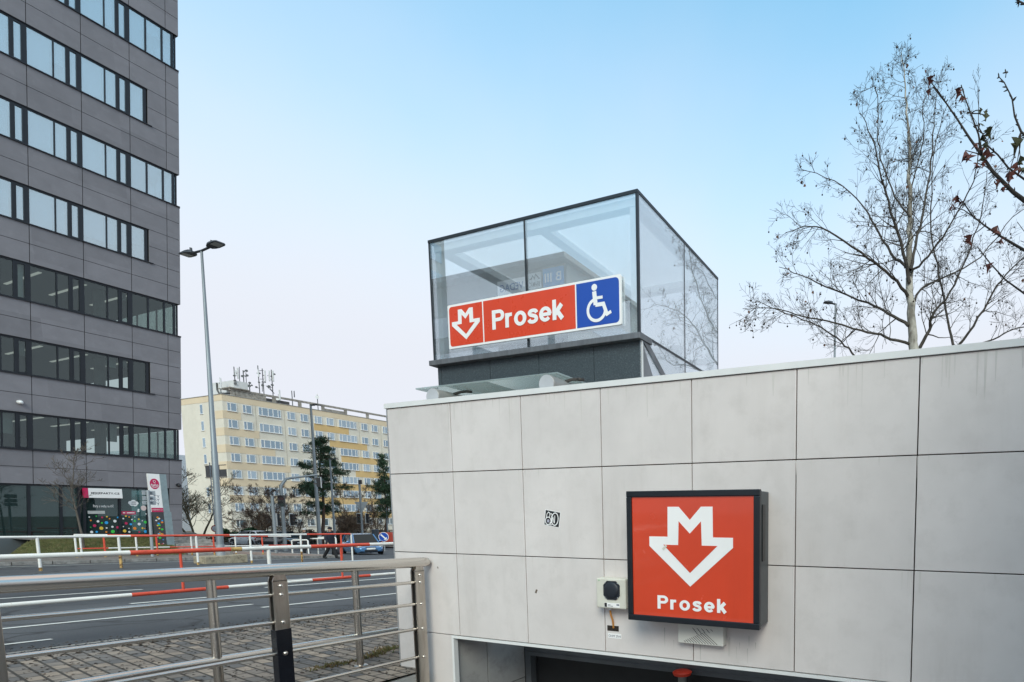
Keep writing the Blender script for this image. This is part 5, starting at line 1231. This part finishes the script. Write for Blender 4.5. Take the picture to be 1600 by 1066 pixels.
# ------------------------------------------------------------------ trees
def rot_about(v, axis, a): return Matrix.Rotation(a, 3, axis) @ v
RMIN = .0028
def twig(mb, p, d, L, r, lev, rg, tips, spread=(25, 60), kids=(3, 5), upb=.12, wob=.22, sides=(6, 4, 3, 3), ratio=.55):
    n = 5 if lev > 1 else 4 if lev == 1 else 3
    pts = [p.copy()]; rad = [r]; dd = d.normalized(); q = p.copy(); dirs = [dd.copy()]
    for i in range(n):
        dd = (dd + V((rg.gauss(0, wob), rg.gauss(0, wob), rg.gauss(0, wob) + upb)) * .5).normalized(); q = q + dd * L / n
        pts.append(q.copy()); dirs.append(dd.copy()); rad.append(max(r * (1 - .8 * (i + 1) / n), RMIN))
    mb.tube(pts, rad, sides[min(3, 3 - lev if lev <= 3 else 0)], False)
    tips.append((pts[-1], dd))
    if lev <= 0: return
    for _ in range(rg.randint(*kids)):
        f = rg.uniform(.2, .98); i = min(n - 1, int(f * n)); fp = pts[i].lerp(pts[i + 1], f * n - i); ax = dirs[i].orthogonal().normalized(); ax = rot_about(ax, dirs[i], rg.uniform(0, 6.283))
        nd = rot_about(dirs[i], ax, R(rg.uniform(*spread)))
        twig(mb, fp, nd, L * ratio * rg.uniform(.7, 1.2) * (1.1 - .45 * f), max(rad[i] * .55, RMIN), lev - 1, rg, tips, spread, kids, upb, wob, sides, ratio)
def limb(mb, pts, r0, r1, rg, tips, n_kids, kl, lev, tr=None, start=.25, **kw):
    m = len(pts); mb.tube(pts, [r0 + (r1 - r0) * (i / (m - 1)) ** .8 for i in range(m)], 7, False)
    for j in range(n_kids):
        f = rg.uniform(start, 1.); x = f * (m - 1); i = min(m - 2, int(x)); p = pts[i].lerp(pts[i + 1], x - i); d = (pts[i + 1] - pts[i]).normalized()
        ax = rot_about(d.orthogonal().normalized(), d, rg.uniform(0, 6.283)); nd = rot_about(d, ax, R(rg.uniform(28, 70)))
        twig(mb, p, nd, kl * rg.uniform(.6, 1.25) * (1.15 - .6 * f), max((r0 + (r1 - r0) * f) * .42, .009), lev, rg, tips, **kw)
# big plane tree on the right
RMIN = .0042
rg = random.Random(21); ZF = 17.7
def z4t(x, y): return (1150 + x / 1.938, 50 + y / 1.938)
def curve(pl, dep0, dep1):
    P = []; m = len(pl)
    raw = [atD(*z4t(*q), ZF + dep0 + (dep1 - dep0) * i / (m - 1)) for i, q in enumerate(pl)]
    for i in range(m - 1):
        for s_ in range(4):
            u = s_ / 4; p0 = raw[max(i - 1, 0)]; p1 = raw[i]; p2 = raw[i + 1]; p3 = raw[min(i + 2, m - 1)]
            P.append(.5 * ((2 * p1) + (-p0 + p2) * u + (2 * p0 - 5 * p1 + 4 * p2 - p3) * u * u + (-p0 + 3 * p1 - 3 * p2 + p3) * u ** 3))
    P.append(raw[-1]); 
    return [q + V((rg.gauss(0, .02), rg.gauss(0, .02), rg.gauss(0, .02))) if 0 < k < len(P) - 1 else q for k, q in enumerate(P)]
tb = atD(*z4t(538, 970), ZF)
pt_ = thing('plane_tree', 'large bare plane tree with pale trunk and seed balls behind the wall', 'tree', (tb.x, tb.y, gz(tb.x, tb.y)), 'bare trees')
trunk_l = curve([(538, 975), (534, 900), (527, 800), (524, 700), (526, 600), (528, 500), (525, 400), (522, 300), (514, 200), (508, 120), (500, 60)], 0, .6)
mb = MB(); full = [V((tb.x + .05, tb.y, gz(0, tb.y)))] + trunk_l
rads = [.20] + [.158 * (1 - i / (len(trunk_l) - 1)) ** 1.35 + .010 for i in range(len(trunk_l))]
mb.tube(full, rads, 12, False)
m, t, out = nt('plane_bark'); pb_ = N(t, 'BsdfPrincipled'); t.links.new(pb_.outputs[0], out.inputs[0]); pb_.inputs['Roughness'].default_value = .85
c = mixc(t, ramp(t, noise(t, 2.2, 4, .6, stretch=(1, 1, .5)), .42, .56), (.16, .145, .12), (.40, .38, .33)); t.links.new(c, pb_.inputs['Base Color']); plane_bark = m
mb.build('trunk', plane_bark, pt_, smooth=60)
tips = []; cr = MB(); branch_m = M('plane_branch', (.052, .044, .036), .9, var=.35, scale=3)
limbs = [([(525, 760), (500, 640), (468, 540), (440, 440), (412, 320), (372, 245)], 0, -1.5, .11, 26), ([(520, 800), (470, 740), (400, 685), (300, 618), (228, 585), (150, 608)], 0, -2.2, .10, 24),
         ([(522, 890), (460, 850), (400, 820), (270, 770), (190, 735), (130, 712)], 0, 1.5, .10, 24), ([(524, 945), (450, 920), (400, 910), (300, 880), (200, 862), (120, 838), (20, 838)], 0, -1.2, .085, 26),
         ([(380, 1000), (340, 960), (290, 915), (220, 880), (150, 850), (60, 815)], -1.5, -2.5, .06, 18),
         ([(520, 715), (470, 670), (420, 590), (380, 520), (300, 450), (195, 415)], 0, 2.2, .09, 24), ([(527, 560), (480, 500), (440, 380), (430, 280), (430, 190), (410, 160)], 0, 1.2, .06, 18),
         ([(528, 720), (550, 620), (575, 500), (595, 360), (600, 260), (615, 130)], 0, 1.6, .10, 26), ([(548, 965), (585, 905), (600, 850), (650, 790), (700, 680), (740, 560), (760, 420)], 0, -1.4, .11, 28),
         ([(662, 960), (640, 870), (615, 740), (592, 600), (592, 460), (605, 330), (640, 220)], 1.5, 2.5, .09, 26), ([(666, 960), (720, 890), (780, 790), (830, 720), (900, 670), (980, 630)], 1.2, -.6, .09, 26),
         ([(530, 730), (580, 680), (640, 600), (700, 490), (730, 400), (735, 180)], 0, -2, .075, 22), ([(524, 500), (545, 420), (570, 300), (565, 220), (610, 150)], .3, 1, .05, 14), ([(700, 960), (780, 930), (840, 900), (920, 880), (980, 800)], 1, .2, .06, 16), ([(530, 860), (560, 780), (640, 740), (740, 680), (840, 560), (930, 500)], 0, 2.5, .08, 24)]
for (pl, d0, d1, r0, nk) in limbs: limb(cr, curve(pl, d0, d1), r0 * .6, .009, rg, tips, int(nk * 1.0), 1.35, 2, start=.12, kids=(3, 5), wob=.30)
limb(cr, trunk_l[14:], .05, .009, rg, tips, 44, 1.15, 2, start=.0, kids=(4, 6), wob=.32)
cr.build('crown', branch_m, pt_)
sbm = M('seed_ball', (.035, .026, .018), .95, var=.4, scale=30); mb = MB()
for p, d in rg.sample(tips, min(len(tips), 520)):
    l = rg.uniform(.04, .12); mb.tube([p, p - V((0, 0, l))], .0035, 3, False); mb.ball(p - V((0, 0, l + .02)), rg.uniform(.022, .034), 5, 4)
so_ = mb.build('seed_balls', sbm, pt_); so_['kind'] = 'stuff'
leafm = M('dead_leaf', (.13, .055, .025), .8, var=.4, scale=20)
def leaf(mb, p, d, s, rg, curl=.3):
    u = d.normalized(); w = rot_about(u.orthogonal().normalized(), u, rg.uniform(0, 6.28)); n = u.cross(w)
    P = [(0, 0, 0), (.12, .30, .22), (.38, .52, .45), (.46, .26, .15), (.74, .36, .35), (.76, .14, .05), (1.08, .0, -.25), (.76, -.14, .05), (.74, -.36, .35), (.46, -.26, .15), (.38, -.52, .45), (.12, -.30, .22)]
    vs = [p + u * (a * s) + w * (b * s) + n * (c_ * s * curl) for a, b, c_ in P] + [p + u * s * .5]
    mb.add(vs, [(12, i, (i + 1) % 12) for i in range(12)])
mb = MB()
for p, d in rg.sample(tips, 70): leaf(mb, p, V((rg.gauss(0, .4), rg.gauss(0, .4), -1)), rg.uniform(.07, .13), rg)
lo_ = mb.build('dead_leaves', leafm, pt_); lo_['kind'] = 'stuff'

RMIN = .0028
# foreground tree whose twigs hang into the frame at the right
rg = random.Random(5); tx, ty = 3.1, 3.95
ft = thing('young_tree', 'near dark branches with curled red brown leaves reaching in from the right', 'tree', (tx, ty, gz(0, 3)), 'bare trees')
mb = MB(); mb.tube([(tx, ty, gz(0, 3)), (tx - .03, ty, 1.2), (tx + .05, ty + .05, 2.6), (tx, ty + .1, 4.4), (tx - .1, ty, 6.0)], [.1, .085, .07, .045, .015], 10); mb.build('trunk', bark_dark, ft, smooth=60)
def fpt(x, y, zf): return atD(1430 + x / 2.479, y / 2.479, zf)
cr = MB(); lv = MB(); lg = MB()
def fbranch(pl, r0, r1, from_z, zf, dz, leaves, subs=6):
    P0 = [fpt(x, y, zf + dz * i) for i, (x, y) in enumerate(pl)]
    r0 *= .68; r1 *= .8
    if from_z:
        A = V((tx, ty + .05, from_z - .5)); nL = 7
        lead = [A.lerp(P0[0], i / nL) + V((rg.gauss(0, .05), rg.gauss(0, .05), rg.gauss(0, .04) - .22 * math.sin(math.pi * i / nL))) * (1 if 0 < i else 0) for i in range(nL)]
        for i in range(1, nL):
            q = lead[i]; dv = (V((rg.gauss(0, .5), rg.gauss(0, .5), .8))).normalized(); twig(cr, q, dv, .55, r0 * .45, 1, rg, [], kids=(2, 3))
        P = lead + P0; n = len(P); rad = [r0 * (1.6 - .5 * i / nL) for i in range(nL)] + [r1 + (r0 - r1) * (1 - i / (len(P0) - 1)) ** 1.4 for i in range(len(P0))]
    else: P = P0; n = len(P); rad = [r1 + (r0 - r1) * (1 - i / (n - 1)) ** 1.3 for i in range(n)]
    cr.tube(P, rad, 8)
    for i in range(2 if not from_z else 8, n):      # buds
        for _ in range(4):
            f = rg.random(); p = P[i - 1].lerp(P[i], f); d = (P[i] - P[i - 1]).normalized(); sd = (d + V((rg.gauss(0, .6), rg.gauss(0, .6), rg.gauss(0, .6)))).normalized()
            rr = rad[i]; cr.tube([p, p + sd * (.012 + rr), p + sd * (.026 + rr)], [.004, .005, .0015], 5)
    for (x, y, s, green) in leaves:
        p = fpt(x, y, zf + dz); best = min((q for q in (P[2:] if not from_z else P[8:])), key=lambda q: (q - p).length)
        (lg if green else lv)
        d = V((rg.gauss(0, .5), rg.gauss(0, .5), -.8))
        leaf(lg if green else lv, p - d.normalized() * s * .5, d, s * .72, rg, 1.5)
        if rg.random() < .6: leaf(lg if green else lv, p + V((rg.gauss(0, .03), rg.gauss(0, .03), rg.gauss(0, .03))), V((rg.gauss(0, .6), rg.gauss(0, .6), -.6)), s * .5, rg, 1.8)
        if (best - p).length < .4: cr.tube([best, best.lerp(p, .5) + V((0, 0, .02)), p - d.normalized() * s * .5], [.005, .004, .003], 5)
fbranch([(440, 790), (380, 745), (300, 665), (260, 605), (210, 535), (165, 465), (120, 400), (72, 340)], .026, .006, 3.3, 4.0, .03, [(55, 325, .09, 0), (215, 605, .12, 0), (295, 600, .13, 0), (318, 720, .08, 0), (245, 645, .08, 0), (240, 570, .06, 0)])
fbranch([(262, 610), (245, 520), (215, 440), (195, 385), (178, 330)], .012, .005, None, 4.12, .02, [(163, 372, .10, 0), (272, 462, .10, 1), (252, 438, .06, 1)])
fbranch([(430, 700), (360, 650), (320, 600), (275, 560), (262, 520), (240, 485)], .012, .005, None, 4.02, .01, [(288, 525, .11, 1), (276, 572, .08, 1), (250, 620, .07, 1)])
fbranch([(440, 540), (410, 510), (385, 450), (375, 380), (345, 320), (322, 296)], .014, .004, 3.5, 3.8, .02, [(390, 575, .13, 1), (395, 635, .10, 1), (400, 655, .10, 0), (365, 695, .1, 0)])
fbranch([(350, 300), (352, 285), (350, 280)], .005, .003, None, 3.88, .01, [])
fbranch([(440, 980), (380, 945), (330, 915), (270, 875), (225, 840), (190, 790)], .018, .006, 3.2, 4.3, .05, [(168, 778, .09, 0), (152, 808, .10, 0), (320, 900, .11, 0), (212, 940, .12, 0)])
fbranch([(440, 1150), (350, 1085), (290, 1020), (240, 955)], .012, .005, None, 4.4, .03, [(280, 1045, .11, 0)])
fbranch([(440, 25), (415, 12), (385, -5)], .012, .005, 4.0, 3.6, .02, [])
cr.build('branches', bark_dark, ft, smooth=60); lv.build('brown_leaves', M('red_leaf', (.085, .02, .013), .7, var=.5, scale=15), ft); lg.build('green_leaves', M('olive_leaf', (.045, .05, .018), .7, var=.4, scale=15), ft)

RMIN = .011
def bare_tree(label, base, h, spread_, rg, stems=1, lev=3, kl=None, mat=bark_grey, r0=None, name='bare_tree', upb=.2, kids=(4, 6), low=.25, cat='tree', grp='bare trees'):
    t = thing(name, label, cat, base, grp); tr = MB(); cr = MB(); tips = []
    for s in range(stems):
        a = rg.uniform(0, 6.28); d = V((math.cos(a) * spread_ / h * .75, math.sin(a) * spread_ / h * .75, 1)).normalized() if stems > 1 else V((.02, .02, 1))
        p = V(base) + (V((math.cos(a), math.sin(a), 0)) * .15 * (stems > 1)); pts = [p]; dd = d.copy(); n = 7
        for i in range(n): dd = (dd + V((rg.gauss(0, .07), rg.gauss(0, .07), .05))).normalized(); pts.append(pts[-1] + dd * h * .92 / n)
        r = r0 or h * .014; rr = [r * (1 - .88 * i / n) for i in range(n + 1)]; tr.tube(pts, rr, 8, False)
        limb(cr, pts, r * .9, r * .1, rg, tips, int(34 / stems ** .5), kl or spread_ * .5, lev, start=low, kids=kids, upb=upb, wob=.25)
    tr.build('trunk', mat, t, smooth=60); cr.build('crown', mat, t); return t, tips
RMIN = .007
b = V((-38.4, onX(128, 830, -38.4).y, 0)); b.z = gzp(b.x, b.y)
bare_tree('small bare tree on the grass in front of the office tower', b, 5.0, 2.2, random.Random(3), mat=M('bark_thin', (.10, .085, .07), .9, var=.3), lev=2, kl=1.3, r0=.05, low=.38, kids=(2, 4))
RMIN = .011
b = atD(308, 838, 52); b.z = gz(b.x, b.y)
bare_tree('spreading bare tree with olive bark between the office and apartment block', b, 7.2, 4.6, random.Random(11), stems=4, mat=M('bark_olive', (.12, .10, .06), .9, var=.3), lev=2, kl=2.4, r0=.11, kids=(5, 7), low=.3)
brown = M('bark_brown', (.125, .085, .062), .9, var=.3); brown2 = M('bark_tan', (.20, .14, .095), .9, var=.3)
for (px, zf, h, sp2, seed, mt, lab) in ((418, 66, 7.4, 4.4, 31, brown, 'dense brown bare tree behind the black car'), (390, 64, 4.2, 3.6, 32, brown2, 'low tan bare shrub left of the signal mast'), (462, 60, 6.8, 4.6, 33, brown, 'brown weeping bare tree between the signal mast and the pine'), (548, 66, 7.6, 3.0, 34, brown2, 'slender tan bare tree behind the blue car'), (590, 70, 7.6, 4.2, 35, brown2, 'bare tan tree close to the left edge of the wall'), (530, 62, 3.4, 4.0, 36, brown2, 'low tangled bare shrub behind the walking man'), (570, 64, 3.2, 4.2, 37, brown, 'low brown bare shrub behind the far signal post')):
    b = atD(px, 840, zf); b.z = gz(b.x, b.y)
    bare_tree(lab, b, h, sp2, random.Random(seed), stems=4, mat=mt, lev=2, kl=sp2 * .42, r0=.07, kids=(6, 8), low=.12)
# pines
needle = M('pine_needles', (.045, .088, .042), .8, var=.5, scale=2.5, col2=(.05, .075, .035), lo=.5, hi=.75)
def pine(label, base, h, prof, rg, trunkm, n_br=46):
    t = thing('pine_tree', label, 'tree', base, 'evergreen trees'); mb = MB(); pts = []; x = 0; y = 0
    for i in range(9): pts.append(V(base) + V((x, y, h * i / 8))); x += rg.gauss(0, .1); y += rg.gauss(0, .1)
    mb.tube(pts, [.2 * (1 - .9 * i / 8) for i in range(9)], 8, False); br = MB(); nd = MB()
    for k in range(n_br):
        f = rg.uniform(prof[0][0], 1.); q = f * 8; i = min(7, int(q)); p = pts[i].lerp(pts[i + 1], q - i)
        w = 0
        for (fa, wa), (fb, wb) in zip(prof[:-1], prof[1:]):
            if fa <= f <= fb: w = wa + (wb - wa) * (f - fa) / (fb - fa)
        L = w * rg.uniform(.55, 1.15); a = rg.uniform(0, 6.283); d = V((math.cos(a), math.sin(a), rg.uniform(-.05, .3))).normalized()
        e = p + d * L; m_ = p.lerp(e, .5) + V((0, 0, -.08 * L)); br.tube([p, m_, e], [.05, .035, .012], 5, False)
        for c in range(int(4 + L * 5)):
            u = rg.uniform(.3, 1.05); c0 = p.lerp(e, u) + V((rg.gauss(0, .16 + .1 * L), rg.gauss(0, .16 + .1 * L), rg.gauss(.1, .14)))
            for b_ in range(26):
                dv = V((rg.gauss(0, 1), rg.gauss(0, 1), rg.gauss(.35, .8))).normalized(); s = rg.uniform(.16, .34); o = c0 + V((rg.gauss(0, .13), rg.gauss(0, .13), rg.gauss(0, .1))); sd = dv.orthogonal().normalized() * .028
                nd.add([o - sd, o + sd, o + dv * s], [(0, 1, 2)])
    mb.build('trunk', trunkm, t, smooth=60); br.build('branches', trunkm, t); nd.build('crown', needle, t)
b = atD(500, 838, 56); b.z = gz(b.x, b.y)
pine('dark green pine with open crown in front of the apartment block', b, 11.3, [(.30, 1.2), (.42, 2.1), (.55, 2.3), (.62, 1.7), (.72, 2.2), (.85, 1.3), (1., .35)], random.Random(8), M('pine_bark', (.12, .07, .05), .9), 58)
b = atD(603, 838, 62); b.z = gz(b.x, b.y)
pine('narrow dark conifer half hidden by the left edge of the wall', b, 10.2, [(.3, 1.0), (.6, 1.1), (.8, .8), (1., .15)], random.Random(9), MATS['pine_bark'], 50)
# bushes and hedge
def bush(label, c, rx, ry, rz_, mat, rg, n=2600, leaf_s=.12, name='bush', grp=None, cat='bush'):
    t = thing(name, label, cat, c, grp); mb = MB(); st = MB()
    for k in range(10): a = rg.uniform(0, 6.28); st.tube([V(c), V(c) + V((math.cos(a) * rx * .5, math.sin(a) * ry * .5, rz_ * rg.uniform(.6, 1)))], [.03, .008], 4, False)
    lumps = [(V((rg.gauss(0, rx * .5), rg.gauss(0, ry * .5), rg.uniform(.25, .8) * rz_)), rg.uniform(.3, .6)) for _ in range(14)]
    for i in range(n):
        o, s = rg.choice(lumps); d = V((rg.gauss(0, 1), rg.gauss(0, 1), rg.gauss(0, 1))).normalized(); p = V(c) + o + V((d.x * s * rx * .6, d.y * s * ry * .6, d.z * s * rz_ * .5)) * rg.uniform(.6, 1.05)
        if p.z < c[2] + .02: continue
        u = V((rg.gauss(0, 1), rg.gauss(0, 1), rg.gauss(0, 1))).normalized(); w = u.orthogonal().normalized(); L = leaf_s * rg.uniform(.6, 1.3)
        mb.add([p - w * L * .4, p + u * L * .5 , p + w * L * .4, p - u * L * .6], [(0, 1, 2, 3)])
    st.build('stems', brown, t); mb.build('foliage', mat, t)
evg = M('evergreen_leaf', (.03, .075, .025), .7, var=.5, scale=3, col2=(.07, .13, .04), lo=.55, hi=.75); drk = M('hedge_leaf', (.095, .068, .05), .85, var=.5, scale=2, col2=(.05, .06, .03), lo=.5, hi=.7)
c = atD(374, 836, 60); c.z = gz(c.x, c.y); bush('bright green evergreen bush left of the black car', c, 2.3, 1.6, 1.9, evg, random.Random(1), 3600, .2, grp='bushes')
c = atD(345, 842, 62); c.z = gz(c.x, c.y); bush('small brown shrub below the prohibition sign', c, 1.2, 1.2, 1.0, drk, random.Random(6), 1200, .18, grp='bushes')
# clipped hedge along the far side of the street
rg = random.Random(2); a = atD(398, 838, 58); b = atD(640, 838, 58); a.z = b.z = -2.04
hd = thing('hedge', 'long brown winter hedge along the far side of the street', 'hedge', (a.x, a.y, a.z)); mb = MB(); st = MB(); L_ = b - a; nn = L_.normalized().cross(V((0, 0, 1)))
for i in range(16000):
    f = rg.random(); h_ = (1.45 + .22 * math.sin(f * 40) + .12 * math.sin(f * 95)); p = a + L_ * f + nn * rg.gauss(0, .32) + V((0, 0, rg.uniform(0, 1) ** .7 * h_)); u = V((rg.gauss(0, 1), rg.gauss(0, 1), rg.gauss(.3, 1))).normalized(); w = u.orthogonal().normalized(); s = rg.uniform(.08, .2)
    mb.add([p - w * s * .35, p + u * s * .6, p + w * s * .35, p - u * s * .6], [(0, 1, 2, 3)])
for i in range(160): p = a + L_ * rg.random(); st.tube([p, p + V((rg.gauss(0, .2), rg.gauss(0, .2), rg.uniform(.8, 1.6)))], [.03, .006], 4, False)
st.build('stems', brown, hd); mb.build('foliage', drk, hd)
# weeds and litter at the foot of the outer rail
rg = random.Random(4); weedm = M('weed_green', (.06, .075, .022), .8, var=.4, scale=8, col2=(.13, .07, .03)); mb = MB()
for (px, py, n, s) in ((575, 1027, 60, .05), (588, 1023, 70, .06), (605, 1016, 90, .07), (540, 1037, 60, .045), (520, 1040, 60, .045), (500, 1045, 30, .04)):
    c = onG(px, py)
    for i in range(n):
        p = c + V((rg.gauss(0, .05), rg.gauss(0, .08), 0)); p.z = gz(0, p.y) + .003; d = V((rg.gauss(0, .7), rg.gauss(0, .7), 1)).normalized(); w = d.orthogonal().normalized() * .008; L = s * rg.uniform(.4, 1.2); mb.add([p - w, p + w, p + d * L], [(0, 1, 2)])
tag(mb.build('weeds', weedm), 'green weeds growing in the paving joints by the rail foot', 'weeds', kind='stuff')
rg = random.Random(14); mb = MB()
for i in range(9000):
    x = -rg.uniform(5.4, 10.6); y = rg.uniform(.5, 11); 
    if rg.random() < .45: x = -10.5 + rg.gauss(0, .28) + .2
    s = rg.uniform(.006, .022) * (1.25 if x < -9 else 1); p = V((x, y, gz(0, y) + .003)); a = rg.uniform(0, 6.28); u = V((math.cos(a), math.sin(a), 0)); w = V((-u.y, u.x, 0))
    mb.add([p - u * s, p + w * s * .5 + V((0, 0, s * .5)), p + u * s, p - w * s * .5], [(0, 1, 2, 3)])
tag(mb.build('leaf_litter', M('litter_dark', (.035, .025, .018), .9, var=.5, scale=40)), 'dark crumbs of leaf litter scattered over the block paving', 'litter', kind='stuff')
rg = random.Random(15); mb = MB()
for i in range(14000):
    x = rg.uniform(-39.9, -37.25); y = rg.uniform(10.5, 15.8); z = gzo(x, y) + .02; p = V((x, y, z)); d = V((rg.gauss(0, .5), rg.gauss(0, .5), 1)).normalized(); w = d.orthogonal().normalized() * .012; mb.add([p - w, p + w, p + d * rg.uniform(.04, .1)], [(0, 1, 2)])
tag(mb.build('grass', grass_m), 'short grass on the bank before the shop', 'grass', kind='stuff')

# ------------------------------------------------------------------ buildings behind the camera, seen mirrored in the lift tower
RY = -25.
ob = thing('roofed_building', 'grey commercial building with rooftop trade signs mirrored in the glass tower', 'building', (-36, RY - 6, 0))
MB().box(-46, -29.4, RY - 14, RY, -.2, 22.6).build('wall', M('mirror_wall', (.17, .19, .20), .7, var=.1, tile=((1.5, 50, 1.1), (0, 0, 0)), tilevar=.1), ob)
MB().box(-46.8, -28.9, RY - 14.5, RY + .9, 22.6, 23.0).build('roof_slab', M('mirror_roof', (.10, .11, .12), .6), ob)
mb = MB()
for k in range(6): mb.box(-45.5, -29.9, RY, RY + .06, 1.5 + 3.3 * k, 3.3 + 3.3 * k)
mb.build('window_band', mirror_glass('mirror_windows', (.05, .09, .13), .25), ob)
mb = MB()
for k in range(6): mb.box(-29.4, -29.34, RY - 13.5, RY - .5, 1.5 + 3.3 * k, 3.3 + 3.3 * k)
mb.build('side_window_band', MATS.get('x') or mirror_glass('mirror_windows_side', (.05, .09, .13), .25), ob)
def sgn_(name, label, x0, x1, z0, z1, bgm, txt, tm, extra=None):
    t = thing(name, label, 'sign', ((x0 + x1) / 2, RY, z0), 'trade signs on the building'); MB().box(x0, x1, RY + .07, RY + .2, z0, z1).build('panel', bgm, t)
    fr = (V(((x0 + x1) / 2, RY + .2, (z0 + z1) / 2)), V((-1, 0, 0)), V((0, 0, 1))); text(txt, 'lettering', tm, t, fr, 0, -(.0 if not extra else (z1 - z0) * .22), w=abs(x1 - x0) * .82, h=(z1 - z0) * (.5 if not extra else .34), bold=.012, depth=.01)
    if extra: mb = MB(); stroke(mb, [((x1 - x0) * u, (z1 - z0) * v) for u, v in ((-.4, .05), (-.1, .38), (0, .12), (.12, .32), (.22, .14), (.36, .12))], .1, fr, .012); mb.build('zigzag', tm, t)
skyb = M('sign_skyblue', (.02, .22, .55), .5)
sgn_('trade_sign', 'white trade sign reading VEDAG in blue letters', -36.7, -33.5, 20.75, 22.0, white_sign, 'VEDAG', M('ink_blue', (.02, .09, .32), .5))
sgn_('trade_sign', 'white trade sign reading BRAMAC under a zigzag line', -33.3, -31.9, 20.85, 22.15, M('sign_pale', (.6, .62, .63), .5), 'BRAMAC', M('ink_black', (.03, .03, .03), .5), True)
sgn_('trade_sign', 'blue trade sign with white letters beside the roof corner', -31.7, -29.6, 20.8, 22.3, skyb, 'B III', white_sign)
t2 = thing('glass_tower', 'bluish glazed tower mirrored at left edge of glass lift tower', 'building', (-72, -36, 0))
MB().box(-84, -60, -40, -33, -.2, 50).build('wall', M('tower_panels', (.22, .27, .30), .5, var=.1, tile=((3, 50, 3), (0, 0, 0)), tilevar=.15), t2)
mb = MB()
for k in range(13): mb.box(-83.5, -60.5, -33, -32.94, 2 + 3.5 * k, 4.1 + 3.5 * k); mb.box(-60, -59.94, -39.5, -33.5, 2 + 3.5 * k, 4.1 + 3.5 * k)
mb.build('window_band', mirror_glass('tower_windows', (.05, .12, .18), .3), t2)

# ------------------------------------------------------------------ sky and light
SUN_EL, SUN_AZ = R(38), R(153)     # azimuth clockwise from +Y
wd = bpy.data.worlds.new('World'); S.world = wd; wd.use_nodes = True; t = wd.node_tree; t.nodes.clear()
out = N(t, 'OutputWorld'); bg = N(t, 'Background'); t.links.new(bg.outputs[0], out.inputs[0]); bg.inputs[1].default_value = .15
sk = N(t, 'TexSky'); sk.sky_type = 'NISHITA'; sk.sun_disc = False; sk.sun_elevation = SUN_EL; sk.sun_rotation = SUN_AZ; sk.air_density = 1.; sk.dust_density = .6; sk.ozone_density = 1.2
tc = N(t, 'TexCoord'); sx_ = N(t, 'SeparateXYZ'); t.links.new(tc.outputs['Generated'], sx_.inputs[0])
# pale cloud veil, thick near the horizon and thinning overhead
nz_ = N(t, 'TexNoise'); nz_.inputs['Scale'].default_value = 2.2; nz_.inputs['Detail'].default_value = 5; t.links.new(tc.outputs['Generated'], nz_.inputs['Vector'])
ad = N(t, 'Math', operation='MULTIPLY_ADD'); t.links.new(nz_.outputs['Fac'], ad.inputs[0]); ad.inputs[1].default_value = .16; t.links.new(sx_.outputs['Z'], ad.inputs[2])
mr = N(t, 'MapRange'); mr.interpolation_type = 'SMOOTHSTEP'; t.links.new(ad.outputs[0], mr.inputs[0]); mr.inputs[1].default_value = .30; mr.inputs[2].default_value = .99; mr.inputs[3].default_value = 1.; mr.inputs[4].default_value = 0.
vc = mixc(t, ramp(t, sx_.outputs['Z'], .25, .9), (3.40, 3.54, 3.88), (4.3, 3.88, 3.75))
blue = mixc(t, 1., sk.outputs[0], (.47, 1.64, 1.58), 'MULTIPLY')
m2_ = N(t, 'MapRange'); m2_.interpolation_type = 'SMOOTHSTEP'; t.links.new(sx_.outputs['Z'], m2_.inputs[0]); m2_.inputs[1].default_value = .70; m2_.inputs[2].default_value = .92
mx_ = N(t, 'Math', operation='MAXIMUM'); t.links.new(mr.outputs[0], mx_.inputs[0]); t.links.new(m2_.outputs[0], mx_.inputs[1])   # unseen pale zenith added to whiten and lift the light
cmix = mixc(t, mx_.outputs[0], blue, vc); t.links.new(cmix, bg.inputs[0])
sl = bpy.data.lights.new('sun', 'SUN'); sl.energy = 1.5; sl.angle = R(28); sl.color = (1, .90, .78)
so2 = bpy.data.objects.new('sun', sl); COL.objects.link(so2)
dirv = V((math.sin(SUN_AZ) * math.cos(SUN_EL), math.cos(SUN_AZ) * math.cos(SUN_EL), math.sin(SUN_EL)))
so2.rotation_euler = dirv.to_track_quat('Z', 'Y').to_euler(); so2.location = (5, -10, 20)
S.view_settings.view_transform = 'Standard'; S.view_settings.look = 'None'; S.view_settings.gamma = 1; S.view_settings.exposure = .70
S.cycles.max_bounces = 10; S.cycles.transparent_max_bounces = 24; S.cycles.use_denoising = True
